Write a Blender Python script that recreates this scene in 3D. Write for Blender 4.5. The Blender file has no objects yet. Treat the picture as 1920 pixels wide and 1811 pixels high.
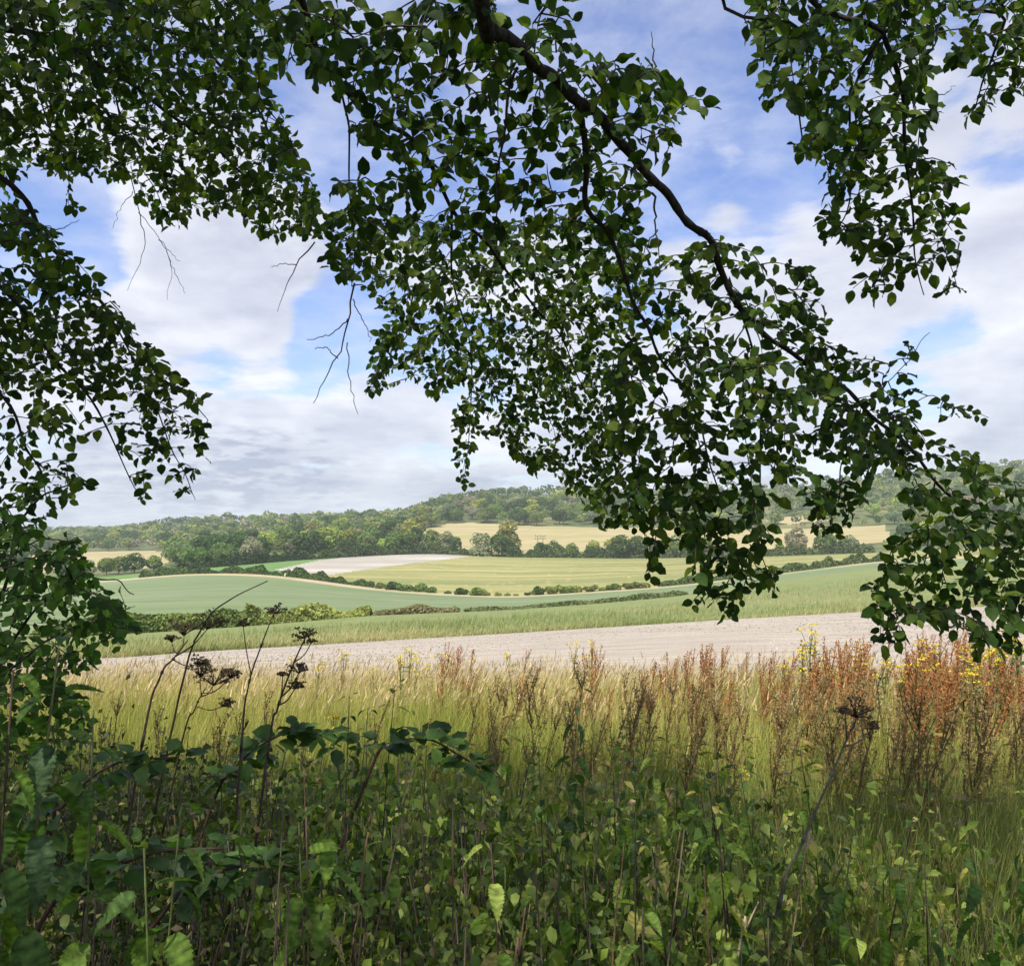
import bpy, math, random
import numpy as np
from mathutils import Matrix, Vector

rng = np.random.default_rng(11)
random.seed(11)
scene = bpy.context.scene
COL = scene.collection
PI = math.pi

# ------------------------------------------------------------------ camera
EYE = np.array([0.0, 0.0, 1.65])
F, CX, CY, HZ = 1600.0, 960.0, 905.5, 1005.0
PITCH = math.atan((HZ - CY) / F)
cam_d = bpy.data.cameras.new('camera')
cam_d.sensor_width = 36.0
cam_d.lens = 36.0 * F / 1920.0
cam_d.clip_start = 0.05
cam_d.clip_end = 20000
cam = bpy.data.objects.new('camera', cam_d)
COL.objects.link(cam)
cam.location = EYE
cam.rotation_euler = (PI / 2 + PITCH, 0, 0)
scene.camera = cam

# ------------------------------------------------------------------ light
SUN_ELEV, SUN_AZ = 56.0, 205.0          # azimuth of the sun, clockwise from +Y (behind the camera, a little to its left)
SUN_STRENGTH, SKY_STRENGTH, EXPOSURE = 4.4, 0.145, 0.56
world = bpy.data.worlds.new('World')
scene.world = world
world.use_nodes = True


def build_world():
    nt = world.node_tree
    N, L = nt.nodes, nt.links
    N.clear()

    def math_(op, a, b=None, clamp=False):
        n = N.new('ShaderNodeMath')
        n.operation = op
        n.use_clamp = clamp
        for i, v in enumerate((a, b)):
            if v is None:
                continue
            if isinstance(v, (int, float)):
                n.inputs[i].default_value = v
            else:
                L.new(v, n.inputs[i])
        return n.outputs[0]

    def ramp(v, lo, hi):
        n = N.new('ShaderNodeMapRange')
        n.interpolation_type = 'SMOOTHSTEP'
        n.inputs['From Min'].default_value = lo
        n.inputs['From Max'].default_value = hi
        L.new(v, n.inputs['Value'])
        return n.outputs[0]

    out = N.new('ShaderNodeOutputWorld')
    sky = N.new('ShaderNodeTexSky')
    sky.sky_type = 'NISHITA'
    sky.sun_disc = False
    sky.sun_elevation = math.radians(SUN_ELEV)
    sky.sun_rotation = math.radians(SUN_AZ)
    sky.air_density = 1.0
    sky.dust_density = 0.2
    sky.ozone_density = 3.5
    bg1 = N.new('ShaderNodeBackground')
    bg1.inputs['Strength'].default_value = SKY_STRENGTH
    hs = N.new('ShaderNodeHueSaturation')
    hs.inputs['Saturation'].default_value = 1.12
    hs.inputs['Hue'].default_value = 0.515
    L.new(sky.outputs[0], hs.inputs['Color'])
    L.new(hs.outputs[0], bg1.inputs['Color'])
    tc = N.new('ShaderNodeTexCoord')
    D = tc.outputs['Generated']
    nrm = N.new('ShaderNodeVectorMath')
    nrm.operation = 'NORMALIZE'
    L.new(D, nrm.inputs[0])
    D = nrm.outputs[0]
    sep = N.new('ShaderNodeSeparateXYZ')
    L.new(D, sep.inputs[0])
    # cloud layer seen in perspective: divide by height above the horizon
    den = math_('ADD', math_('MAXIMUM', sep.outputs['Z'], 0.0), 0.16)
    comb = N.new('ShaderNodeCombineXYZ')
    L.new(math_('DIVIDE', sep.outputs['X'], den), comb.inputs[0])
    L.new(math_('DIVIDE', sep.outputs['Y'], den), comb.inputs[1])

    def noise(scale, detail, rough, off, dist=0.0):
        m = N.new('ShaderNodeMapping')
        m.inputs['Location'].default_value = off
        L.new(comb.outputs[0], m.inputs['Vector'])
        n = N.new('ShaderNodeTexNoise')
        n.inputs['Scale'].default_value = scale
        n.inputs['Detail'].default_value = detail
        n.inputs['Roughness'].default_value = rough
        n.inputs['Distortion'].default_value = dist
        L.new(m.outputs[0], n.inputs['Vector'])
        return n.outputs['Fac']
    n1 = noise(1.5, 9.0, 0.56, (3.1, 1.7, 0.0), 0.25)
    n3 = noise(6.5, 6.0, 0.6, (1.3, 9.2, 4.0), 0.3)
    n2 = noise(3.2, 8.0, 0.6, (7.3, 4.2, 2.0), 0.2)
    cov = math_('ADD', math_('ADD', n1, 0.012), math_('MULTIPLY', math_('SUBTRACT', n3, 0.5), 0.16))

    def dirpx(px, py):
        u, v = (px - CX) / F, (CY - py) / F
        d = Vector((u, math.cos(PITCH) - v * math.sin(PITCH), math.sin(PITCH) + v * math.cos(PITCH)))
        return d.normalized()
    # openings and banks of the cloud layer that the photograph shows
    spots = [(1330, 160, 300, -0.16), (1190, 60, 200, -0.08), (640, 560, 120, -0.13), (480, 690, 170, -0.16), (330, 660, 120, -0.12),
             (660, 700, 110, -0.12), (120, 430, 130, -0.12), (730, 140, 190, -0.14), (560, 300, 60, -0.04), (1120, 380, 160, -0.06),
             (1240, 480, 150, -0.08), (340, 570, 210, 0.14), (540, 620, 110, 0.10), (400, 430, 200, 0.16), (1330, 270, 90, 0.15),
             (1270, 110, 80, 0.13), (1860, 420, 300, 0.2), (1800, 700, 300, 0.15), (560, 840, 330, 0.15), (200, 880, 300, 0.15),
             (1150, 850, 400, 0.12), (1420, 480, 160, 0.08), (1760, 670, 110, -0.24), (1850, 255, 150, -0.15), (1500, 420, 120, -0.14), (600, 640, 80, -0.1), (1620, 330, 100, -0.16)]
    for px, py, r, amt in spots:
        c = dirpx(px, py)
        dt = N.new('ShaderNodeVectorMath')
        dt.operation = 'DOT_PRODUCT'
        L.new(D, dt.inputs[0])
        dt.inputs[1].default_value = c
        g = ramp(dt.outputs['Value'], math.cos(r / F * 1.15), 1.0)
        cov = math_('ADD', cov, math_('MULTIPLY', g, amt))
    mask = ramp(cov, 0.45, 0.595)
    wisp = ramp(math_('ADD', math_('MULTIPLY', n3, 0.55), math_('MULTIPLY', n2, 0.6)), 0.42, 0.75)
    mask = math_('MAXIMUM', mask, math_('ADD', math_('MULTIPLY', wisp, 0.42), 0.04))
    # nearer the horizon the layer is seen edge on and closes
    hor = ramp(sep.outputs['Z'], 0.24, 0.03)
    mask = math_('MAXIMUM', mask, math_('MULTIPLY', hor, 0.82))
    bri = math_('ADD', math_('MULTIPLY', math_('MULTIPLY', math_('SUBTRACT', n2, 0.5), 1.5), math_('SUBTRACT', 1.0, math_('MULTIPLY', hor, 0.75))), math_('MULTIPLY', math_('SUBTRACT', cov, 0.6), -0.35))
    cl = ramp(math_('ADD', math_('MULTIPLY', n3, 0.7), math_('MULTIPLY', n2, 0.3)), 0.42, 0.62)
    for px, py, r, amt in [(560, 900, 150, -0.75), (400, 870, 120, -0.6), (250, 950, 200, -0.5), (860, 960, 160, -0.3), (480, 500, 180, -0.35), (560, 840, 200, 0.25), (420, 600, 160, 0.2), (1340, 260, 90, 0.3)]:
        dt = N.new('ShaderNodeVectorMath')
        dt.operation = 'DOT_PRODUCT'
        L.new(D, dt.inputs[0])
        dt.inputs[1].default_value = dirpx(px, py)
        g = ramp(dt.outputs['Value'], math.cos(r / F * 1.15), 1.0)
        bri = math_('ADD', bri, math_('MULTIPLY', math_('MULTIPLY', g, amt), cl))
    # heaped cloud low over the ridge
    mp4 = N.new('ShaderNodeMapping')
    mp4.inputs['Scale'].default_value = (1, 1, 2.4)
    L.new(D, mp4.inputs['Vector'])
    n4 = N.new('ShaderNodeTexNoise')
    n4.inputs['Scale'].default_value = 7.5
    n4.inputs['Detail'].default_value = 7
    n4.inputs['Roughness'].default_value = 0.55
    n4.inputs['Distortion'].default_value = 0.4
    L.new(mp4.outputs[0], n4.inputs['Vector'])
    bri = math_('ADD', bri, math_('MULTIPLY', math_('MULTIPLY', hor, math_('SUBTRACT', n4.outputs['Fac'], 0.46)), 3.0))
    bri = math_('ADD', bri, 0.62, True)
    mixc = N.new('ShaderNodeMix')
    mixc.data_type = 'RGBA'
    mixc.inputs[6].default_value = (0.29, 0.32, 0.42, 1)
    mixc.inputs[7].default_value = (0.72, 0.725, 0.76, 1)
    L.new(bri, mixc.inputs[0])
    bg2 = N.new('ShaderNodeBackground')
    bg2.inputs['Strength'].default_value = 1.0
    L.new(mixc.outputs[2], bg2.inputs['Color'])
    mx = N.new('ShaderNodeMixShader')
    L.new(math_('MULTIPLY', mask, 0.94), mx.inputs[0])
    L.new(bg1.outputs[0], mx.inputs[1])
    L.new(bg2.outputs[0], mx.inputs[2])
    L.new(mx.outputs[0], out.inputs['Surface'])


build_world()
sun_d = bpy.data.lights.new('sun', 'SUN')
sun_d.energy = SUN_STRENGTH
sun_d.angle = math.radians(0.5)
sun_d.color = (1.0, 0.95, 0.86)
sun = bpy.data.objects.new('sun', sun_d)
COL.objects.link(sun)
_el, _az = math.radians(SUN_ELEV), math.radians(SUN_AZ)
TO_SUN = Vector((math.sin(_az) * math.cos(_el), math.cos(_az) * math.cos(_el), math.sin(_el)))
sun.rotation_euler = TO_SUN.to_track_quat('Z', 'Y').to_euler()
sun.location = (-20, -30, 40)
scene.view_settings.view_transform = 'Standard'
scene.view_settings.look = 'None'
scene.view_settings.exposure = EXPOSURE
scene.view_settings.gamma = 1.0
scene.view_settings.use_curve_mapping = False
cy = scene.cycles
cy.use_denoising = True
cy.adaptive_threshold = 0.02
cy.max_bounces = 5
cy.diffuse_bounces = 3
cy.glossy_bounces = 2
cy.transmission_bounces = 3
cy.volume_bounces = 1
cy.sample_clamp_indirect = 6.0


# ------------------------------------------------------------------ helpers
def W(px, py, Y):
    """points seen at pixel (px, py) of the 1920 px photograph at forward distance Y"""
    px, py, Y = np.broadcast_arrays(np.asarray(px, float), np.asarray(py, float), np.asarray(Y, float))
    u, v = (px - CX) / F, (CY - py) / F
    dy = math.cos(PITCH) - v * math.sin(PITCH)
    dz = math.sin(PITCH) + v * math.cos(PITCH)
    s = Y / dy
    return np.stack([u * s, Y, EYE[2] + dz * s], -1)


def proj(P):
    P = np.asarray(P, float) - EYE
    f = P[..., 1] * math.cos(PITCH) + P[..., 2] * math.sin(PITCH)
    up = -P[..., 1] * math.sin(PITCH) + P[..., 2] * math.cos(PITCH)
    f = np.where(np.abs(f) < 1e-4, 1e-4, f)
    return CX + P[..., 0] / f * F, CY - up / f * F, f


def unit(a):
    a = np.asarray(a, float)
    return a / np.maximum(np.linalg.norm(a, axis=-1, keepdims=True), 1e-9)


class Acc:
    def __init__(self):
        self.V, self.T, self.C, self.n = [], [], [], 0

    def add(self, v, t, c=(1, 1, 1)):
        v = np.asarray(v, float)
        if len(v) == 0:
            return
        self.V.append(v)
        self.T.append(np.asarray(t, int) + self.n)
        self.C.append(np.broadcast_to(np.asarray(c, float), (len(v), 3)))
        self.n += len(v)

    def mesh(self, name, mat, origin=(0, 0, 0), smooth=False):
        V = np.concatenate(self.V) - np.asarray(origin, float)
        T = np.concatenate(self.T)
        C = np.concatenate(self.C)
        me = bpy.data.meshes.new(name)
        me.vertices.add(len(V))
        me.vertices.foreach_set('co', V.astype(np.float32).ravel())
        me.loops.add(T.size)
        me.loops.foreach_set('vertex_index', T.astype(np.int32).ravel())
        me.polygons.add(len(T))
        me.polygons.foreach_set('loop_start', np.arange(0, T.size, 3, dtype=np.int32))
        if smooth:
            me.polygons.foreach_set('use_smooth', np.ones(len(T), bool))
        a = me.color_attributes.new('Col', 'FLOAT_COLOR', 'POINT')
        rgba = np.ones((len(V), 4), np.float32)
        rgba[:, :3] = C
        a.data.foreach_set('color', rgba.ravel())
        me.materials.append(mat)
        me.update(calc_edges=True)
        return me

    def tris(self):
        return sum(len(t) for t in self.T)


def obj(name, me, parent=None, loc=(0, 0, 0), kind=None, label=None, cat=None, group=None):
    o = bpy.data.objects.new(name, me)
    COL.objects.link(o)
    o.parent = parent
    o.location = loc
    tag(o, label, cat, group, kind)
    return o


def tag(o, label=None, cat=None, group=None, kind=None):
    if label:
        o['label'] = label
    if cat:
        o['category'] = cat
    if group:
        o['group'] = group
    if kind:
        o['kind'] = kind


def thing(name, label, cat, loc=(0, 0, 0), rz=0.0, group=None, scale=1.0):
    o = bpy.data.objects.new(name, None)
    o.empty_display_size = 0.2
    COL.objects.link(o)
    o.location = loc
    o.rotation_euler = (0, 0, rz)
    o.scale = (scale,) * 3
    tag(o, label, cat, group)
    return o


def dup(root, loc, rz, scale, label=None, group=None, tilt=(0, 0)):
    r = root.copy()
    COL.objects.link(r)
    r.location = loc
    r.rotation_euler = (tilt[0], tilt[1], rz)
    r.scale = (scale,) * 3 if np.isscalar(scale) else scale
    if label:
        r['label'] = label
    if group:
        r['group'] = group
    for ch in root.children:
        c = ch.copy()
        COL.objects.link(c)
        c.parent = r
        for g in ch.children:
            d = g.copy()
            COL.objects.link(d)
            d.parent = c
    return r


def tube(P, R, sides=5):
    P = np.asarray(P, float)
    n = len(P)
    R = np.broadcast_to(np.asarray(R, float), (n,))
    T = unit(np.gradient(P, axis=0))
    ref = np.array([0.31, 0.87, 0.38]) if abs(T[n // 2] @ unit(np.array([0.31, 0.87, 0.38]))) < 0.9 else np.array([1.0, 0, 0])
    X = unit(np.cross(T, ref))
    Yv = np.cross(T, X)
    a = np.arange(sides) / sides * 2 * PI
    V = P[:, None] + R[:, None, None] * (np.cos(a)[None, :, None] * X[:, None] + np.sin(a)[None, :, None] * Yv[:, None])
    i = np.arange(n - 1)[:, None] * sides
    j = np.arange(sides)[None]
    j2 = (j + 1) % sides
    t1 = np.stack([i + j, i + j2, i + sides + j2], -1).reshape(-1, 3)
    t2 = np.stack([i + j, i + sides + j2, i + sides + j], -1).reshape(-1, 3)
    V = V.reshape(-1, 3)
    caps = [[0, k + 1, k] for k in range(1, sides - 1)] + [[(n - 1) * sides, (n - 1) * sides + k, (n - 1) * sides + k + 1] for k in range(1, sides - 1)]
    return V, np.concatenate([t1, t2, np.array(caps)])


def smooth_path(P, n):
    """Catmull-Rom through the rows of P (any width)"""
    P = np.asarray(P, float)
    Q = np.concatenate([[2 * P[0] - P[1]], P, [2 * P[-1] - P[-2]]])
    s = np.linspace(0, len(P) - 1 - 1e-6, n)
    k = s.astype(int)
    f = (s - k)[:, None]
    a, b, c, d = Q[k], Q[k + 1], Q[k + 2], Q[k + 3]
    return 0.5 * (2 * b + (c - a) * f + (2 * a - 5 * b + 4 * c - d) * f ** 2 + (3 * b - a - 3 * c + d) * f ** 3)


def leaf_template(n, w, teeth=0.0, fold=0.25, curl=0.15, wave=0.0):
    t = np.linspace(0, 1, n + 1)
    hw = np.array([w(x) for x in t])
    k = np.arange(n + 1)
    hw = hw * np.where(k % 2 == 0, 1.0, 1.0 - teeth)
    wz = wave * np.sin(k * 1.9)
    z = -curl * t ** 2
    tl = t - np.where(k % 2 == 1, teeth * 0.25, 0)
    V = np.concatenate([np.stack([0 * t, t, z], 1),
                        np.stack([-hw, tl, z + fold * hw + wz * hw], 1),
                        np.stack([hw, tl, z + fold * hw - wz * hw], 1)])
    T = []
    m = n + 1
    for i in range(n):
        T += [[i, i + 1, m + i + 1], [i, m + i + 1, m + i], [i, 2 * m + i, 2 * m + i + 1], [i, 2 * m + i + 1, i + 1]]
    T = [q for q in T if len({tuple(np.round(V[x], 6)) for x in q}) == 3]
    return V, np.array(T)


def frames(ax, nr):
    y = unit(ax)
    z = unit(nr - (nr * y).sum(-1, keepdims=True) * y)
    x = np.cross(y, z)
    return x, y, z


def place(tmpl, pos, ax, nr, size, wid=None):
    tv, tt = tmpl
    pos = np.asarray(pos, float)
    x, y, z = frames(np.asarray(ax, float), np.asarray(nr, float))
    n, k = len(pos), len(tv)
    size = np.broadcast_to(np.asarray(size, float), (n,))
    wid = size if wid is None else np.broadcast_to(np.asarray(wid, float), (n,))
    V = pos[:, None] + tv[None, :, 0, None] * (x * wid[:, None])[:, None] + tv[None, :, 1, None] * (y * size[:, None])[:, None] \
        + tv[None, :, 2, None] * (z * size[:, None])[:, None]
    T = (tt[None] + (np.arange(n) * k)[:, None, None]).reshape(-1, 3)
    return V.reshape(-1, 3), T


def leaf_matrix(pos, ax, nr, size):
    x, y, z = frames(np.asarray(ax, float)[None], np.asarray(nr, float)[None])
    x, y, z = x[0] * size, y[0] * size, z[0] * size
    return Matrix(((x[0], y[0], z[0], pos[0]), (x[1], y[1], z[1], pos[1]), (x[2], y[2], z[2], pos[2]), (0, 0, 0, 1)))


def rdir(n):
    return unit(rng.normal(size=(n, 3)))


def inpoly(poly, x, y):
    x, y = np.asarray(x, float), np.asarray(y, float)
    c = np.zeros(x.shape, bool)
    P = np.asarray(poly, float)
    for (x1, y1), (x2, y2) in zip(P, np.roll(P, -1, 0)):
        if y1 == y2:
            continue
        c ^= ((y1 > y) != (y2 > y)) & (x < (x2 - x1) * (y - y1) / (y2 - y1) + x1)
    return c


def lumps(x, y, s=1.0, seed=0):
    """smooth 2-d pseudo noise, about -1..1"""
    r = np.random.default_rng(seed)
    o = 0
    for k in range(7):
        a = r.uniform(0, 2 * PI)
        f = s * (0.6 + 0.5 * k)
        o = o + np.sin((x * math.cos(a) + y * math.sin(a)) * f + r.uniform(0, 6.3)) / (1 + 0.45 * k)
    return o / 2.3


# ------------------------------------------------------------------ materials
def new_mat(name):
    m = bpy.data.materials.new(name)
    m.use_nodes = True
    nt = m.node_tree
    nt.nodes.clear()
    out = nt.nodes.new('ShaderNodeOutputMaterial')
    return m, nt, out


def foliage_mat(name, trans=0.35, rough=0.5, spec=0.35, vary=0.35, nscale=30.0, use_objcol=False, tcol=(1.25, 1.5, 0.55), vein=False):
    m, nt, out = new_mat(name)
    N, L = nt.nodes, nt.links
    if use_objcol:
        src = N.new('ShaderNodeObjectInfo').outputs['Color']
        at = N.new('ShaderNodeAttribute')
        at.attribute_name = 'Col'
        mul0 = N.new('ShaderNodeMix')
        mul0.data_type = 'RGBA'
        mul0.blend_type = 'MULTIPLY'
        mul0.inputs[0].default_value = 1
        L.new(src, mul0.inputs[6])
        L.new(at.outputs['Color'], mul0.inputs[7])
        src = mul0.outputs[2]
    else:
        at = N.new('ShaderNodeAttribute')
        at.attribute_name = 'Col'
        src = at.outputs['Color']
    geo = N.new('ShaderNodeNewGeometry')
    no = N.new('ShaderNodeTexNoise')
    no.inputs['Scale'].default_value = nscale
    no.inputs['Detail'].default_value = 3
    L.new(geo.outputs['Position'], no.inputs['Vector'])
    mr = N.new('ShaderNodeMapRange')
    mr.inputs['From Min'].default_value = 0.3
    mr.inputs['From Max'].default_value = 0.7
    mr.inputs['To Min'].default_value = 1 - vary
    mr.inputs['To Max'].default_value = 1 + vary
    L.new(no.outputs['Fac'], mr.inputs['Value'])
    mul = N.new('ShaderNodeVectorMath')
    mul.operation = 'SCALE'
    L.new(src, mul.inputs[0])
    L.new(mr.outputs[0], mul.inputs['Scale'])
    bs = N.new('ShaderNodeBsdfPrincipled')
    bs.inputs['Roughness'].default_value = rough
    bs.inputs['Specular IOR Level'].default_value = spec
    L.new(mul.outputs[0], bs.inputs['Base Color'])
    bp = N.new('ShaderNodeBump')
    bp.inputs['Strength'].default_value = 0.25
    bp.inputs['Distance'].default_value = 0.02
    L.new(no.outputs['Fac'], bp.inputs['Height'])
    L.new(bp.outputs[0], bs.inputs['Normal'])
    tr = N.new('ShaderNodeBsdfTranslucent')
    tm = N.new('ShaderNodeVectorMath')
    tm.operation = 'MULTIPLY'
    tm.inputs[1].default_value = tcol
    L.new(mul.outputs[0], tm.inputs[0])
    L.new(tm.outputs[0], tr.inputs['Color'])
    mx = N.new('ShaderNodeMixShader')
    mx.inputs[0].default_value = trans
    L.new(bs.outputs[0], mx.inputs[1])
    L.new(tr.outputs[0], mx.inputs[2])
    L.new(mx.outputs[0], out.inputs['Surface'])
    return m


def ground_mat(name, c1, c2, scale, stretch=(1, 1, 1), bump=0.3, c3=None, s3=0.02, rough=0.95, dist=0.1, speck=None):
    """two-colour noise ground with a broad third tint and fine speckle"""
    m, nt, out = new_mat(name)
    N, L = nt.nodes, nt.links
    geo = N.new('ShaderNodeNewGeometry')

    def noise(s, st, detail=6, rough_=0.65):
        mp = N.new('ShaderNodeMapping')
        mp.inputs['Scale'].default_value = st
        L.new(geo.outputs['Position'], mp.inputs['Vector'])
        n = N.new('ShaderNodeTexNoise')
        n.inputs['Scale'].default_value = s
        n.inputs['Detail'].default_value = detail
        n.inputs['Roughness'].default_value = rough_
        L.new(mp.outputs[0], n.inputs['Vector'])
        return n.outputs['Fac']

    def mixc(f, a, b, lo, hi):
        mr = N.new('ShaderNodeMapRange')
        mr.inputs['From Min'].default_value = lo
        mr.inputs['From Max'].default_value = hi
        L.new(f, mr.inputs['Value'])
        mx = N.new('ShaderNodeMix')
        mx.data_type = 'RGBA'
        L.new(mr.outputs[0], mx.inputs[0])
        for i, c in ((6, a), (7, b)):
            if isinstance(c, tuple):
                mx.inputs[i].default_value = (*c, 1)
            else:
                L.new(c, mx.inputs[i])
        return mx.outputs[2]
    f = noise(scale, stretch)
    c = mixc(f, c1, c2, 0.35, 0.65)
    if c3:
        c = mixc(noise(s3, stretch, 4, 0.6), c, c3, 0.48, 0.68)
    if speck:
        c = mixc(noise(speck[0], (1, 1, 1), 2, 0.5), c, speck[1], 0.62, 0.70)
    bs = N.new('ShaderNodeBsdfPrincipled')
    bs.inputs['Roughness'].default_value = rough
    bs.inputs['Specular IOR Level'].default_value = 0.1
    L.new(c, bs.inputs['Base Color'])
    bp = N.new('ShaderNodeBump')
    bp.inputs['Strength'].default_value = bump
    bp.inputs['Distance'].default_value = dist
    L.new(f, bp.inputs['Height'])
    L.new(bp.outputs[0], bs.inputs['Normal'])
    L.new(bs.outputs[0], out.inputs['Surface'])
    return m


def bark_mat(name, c1, c2, scale=40):
    return ground_mat(name, c1, c2, scale, (1, 1, 0.3), 0.6, None, rough=0.85, dist=0.01)


M_BEECH = foliage_mat('beech_leaf', 0.45, 0.6, 0.15, 0.25, 25, tcol=(1.35, 1.5, 0.45))
M_NETTLE = foliage_mat('nettle_leaf', 0.4, 0.6, 0.2, 0.45, 90)
M_WEED = foliage_mat('weed_leaf', 0.35, 0.5, 0.35, 0.3, 20)
M_GRASS = foliage_mat('grass_blade', 0.3, 0.6, 0.2, 0.2, 2.0, tcol=(1.2, 1.3, 0.7))
M_SEED = foliage_mat('seed_head', 0.25, 0.75, 0.15, 0.3, 30, tcol=(1.2, 1.0, 0.7))
M_FLOWER = foliage_mat('ragwort_flower', 0.25, 0.6, 0.2, 0.15, 30, tcol=(1.1, 1.0, 0.4))
M_CROWN = foliage_mat('far_crown', 0.22, 0.8, 0.05, 0.22, 0.35, use_objcol=True)
M_CROWNV = foliage_mat('far_wood_crown', 0.22, 0.8, 0.05, 0.22, 0.35)
M_HEDGE = foliage_mat('hedge_leaf', 0.25, 0.65, 0.15, 0.45, 1.2)
M_BARK = bark_mat('beech_bark', (0.018, 0.016, 0.014), (0.055, 0.05, 0.042), 60)
M_TWIG = bark_mat('twig_bark', (0.035, 0.028, 0.022), (0.075, 0.06, 0.05), 90)
M_STEM = foliage_mat('green_stem', 0.05, 0.6, 0.2, 0.3, 40)
M_FARBARK = bark_mat('far_bark', (0.06, 0.05, 0.04), (0.13, 0.11, 0.09), 2)
M_METAL = ground_mat('weathered_timber', (0.07, 0.06, 0.05), (0.12, 0.10, 0.09), 3, bump=0.1)
M_WHITE = ground_mat('white_paint', (0.75, 0.75, 0.73), (0.82, 0.82, 0.8), 3, bump=0.05)

G_MEADOW = ground_mat('meadow_soil', (0.05, 0.045, 0.02), (0.10, 0.085, 0.035), 6, bump=0.5)
G_BARE = ground_mat('bare_chalk_soil', (0.27, 0.228, 0.175), (0.46, 0.40, 0.32), 1.6, (0.22, 1.8, 1), 1.0, (0.44, 0.385, 0.31), 0.3, dist=0.12, speck=(9.0, (0.50, 0.455, 0.39)))
G_STRIP = ground_mat('rough_green_crop', (0.15, 0.195, 0.065), (0.26, 0.285, 0.115), 0.7, (0.5, 1.6, 1), 0.9, (0.24, 0.24, 0.10), 0.06, dist=0.5)
G_GREEN = ground_mat('blue_green_crop', (0.13, 0.18, 0.075), (0.235, 0.265, 0.145), 0.16, (0.12, 1.4, 1), 0.6, (0.15, 0.205, 0.085), 0.02, dist=0.5)
G_TRACK = ground_mat('dry_track', (0.38, 0.31, 0.17), (0.46, 0.38, 0.24), 0.3, (0.4, 1.5, 1), 0.4, (0.30, 0.29, 0.14), 0.05)
G_YELLOW = ground_mat('yellow_green_ley', (0.17, 0.19, 0.062), (0.39, 0.34, 0.14), 0.05, (0.12, 1.5, 1), 0.6, (0.19, 0.215, 0.075), 0.02, dist=0.6, speck=(0.35, (0.42, 0.36, 0.16)))
G_CHALK = ground_mat('far_chalk_field', (0.33, 0.295, 0.24), (0.39, 0.35, 0.29), 0.2, (0.4, 1.5, 1), 0.4, (0.50, 0.45, 0.38), 0.03)
G_VIVID = ground_mat('bright_green_ley', (0.11, 0.20, 0.055), (0.16, 0.26, 0.08), 0.1, (0.4, 1.5, 1), 0.4)
G_TAN = ground_mat('dry_pasture', (0.32, 0.27, 0.13), (0.44, 0.36, 0.195), 0.06, (0.4, 1.8, 1), 0.5, (0.30, 0.28, 0.11), 0.018, dist=0.6)
G_WOOD = ground_mat('scrub_floor', (0.06, 0.085, 0.03), (0.13, 0.15, 0.06), 0.08, (1, 1, 1), 0.8, (0.20, 0.19, 0.08), 0.02, dist=1.0)

# ------------------------------------------------------------------ terrain
PXS = np.concatenate([np.arange(-2200, -260, 60), np.arange(-260, 2180, 8), np.arange(2180, 4120, 60)]).astype(float)


def curve(knots, sm=7):
    k = np.asarray(knots, float)
    r = np.interp(PXS, k[:, 0], k[:, 1])
    y = np.interp(PXS, k[:, 0], k[:, 2])
    ker = np.hanning(sm * 2 + 3)[1:-1]
    ker /= ker.sum()
    pad = len(ker) // 2
    r = np.convolve(np.pad(r, pad, 'edge'), ker, 'valid')
    y = np.convolve(np.pad(y, pad, 'edge'), ker, 'valid')
    return W(PXS, r, y)


NEAR_Y = 16.0
ZK = np.array([(-60, 0.3), (-4, 0.02), (0, 0.0), (3, -0.05), (6, -0.2), (10, -0.6), (13, -1.0), (16, -1.45), (20, -2.0)])


def zn(x, y):
    y = np.asarray(y, float)
    bumps = 0.035 * lumps(np.asarray(x, float), y, 1.3, 5) * np.clip((NEAR_Y - y) / 3, 0, 1)
    return np.interp(y, ZK[:, 0], ZK[:, 1]) + bumps


f0 = np.stack([(PXS - CX) / F * NEAR_Y, np.full_like(PXS, NEAR_Y), np.full_like(PXS, -1.45)], -1)
f1 = curve([(-2200, 1330, 40), (240, 1232, 50), (370, 1222, 51), (740, 1200, 56), (960, 1187, 60), (1200, 1172, 63), (1390, 1160, 66), (1620, 1147, 70), (1920, 1134, 76), (4000, 1080, 120)])
f2 = curve([(-2200, 1290, 70), (-100, 1204, 84), (240, 1188, 90), (460, 1174, 96), (690, 1154, 106), (960, 1143, 125), (1125, 1131, 140), (1280, 1117, 155), (1350, 1101, 180), (1500, 1083, 205), (1640, 1066, 240), (1920, 1050, 280), (4000, 1030, 400)])
f3 = curve([(-2200, 1110, 300), (-100, 1104, 320), (180, 1093, 330), (340, 1079, 340), (440, 1078, 335), (520, 1083, 320), (600, 1094, 300), (700, 1107, 280), (820, 1116, 265), (950, 1121, 255), (1060, 1115, 258), (1200, 1106, 262), (1300, 1097, 266), (1400, 1084, 275), (1500, 1073, 290), (1640, 1055, 330), (1920, 1042, 380), (4000, 1025, 480)], 9)
f3b = curve([(-2200, 1107, 309), (-100, 1101, 329), (180, 1090.5, 338), (340, 1075.5, 348), (440, 1074, 343), (520, 1078, 330), (600, 1088, 310), (700, 1102, 289), (820, 1112.5, 273), (950, 1118.5, 261), (1060, 1112, 267), (1200, 1103, 270), (1300, 1094, 274), (1400, 1081, 284), (1500, 1070, 300), (1640, 1052, 342), (1920, 1039, 392), (4000, 1023, 500)], 9)
f4 = curve([(-2200, 1098, 340), (-100, 1092, 360), (180, 1083, 372), (340, 1068, 385), (400, 1064, 400), (480, 1057, 420), (560, 1050, 450), (700, 1042, 490), (800, 1038, 515), (870, 1041, 520), (960, 1045, 515), (1200, 1047, 500), (1440, 1043, 480), (1640, 1036, 470), (1920, 1024, 480), (4000, 1010, 560)])
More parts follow.
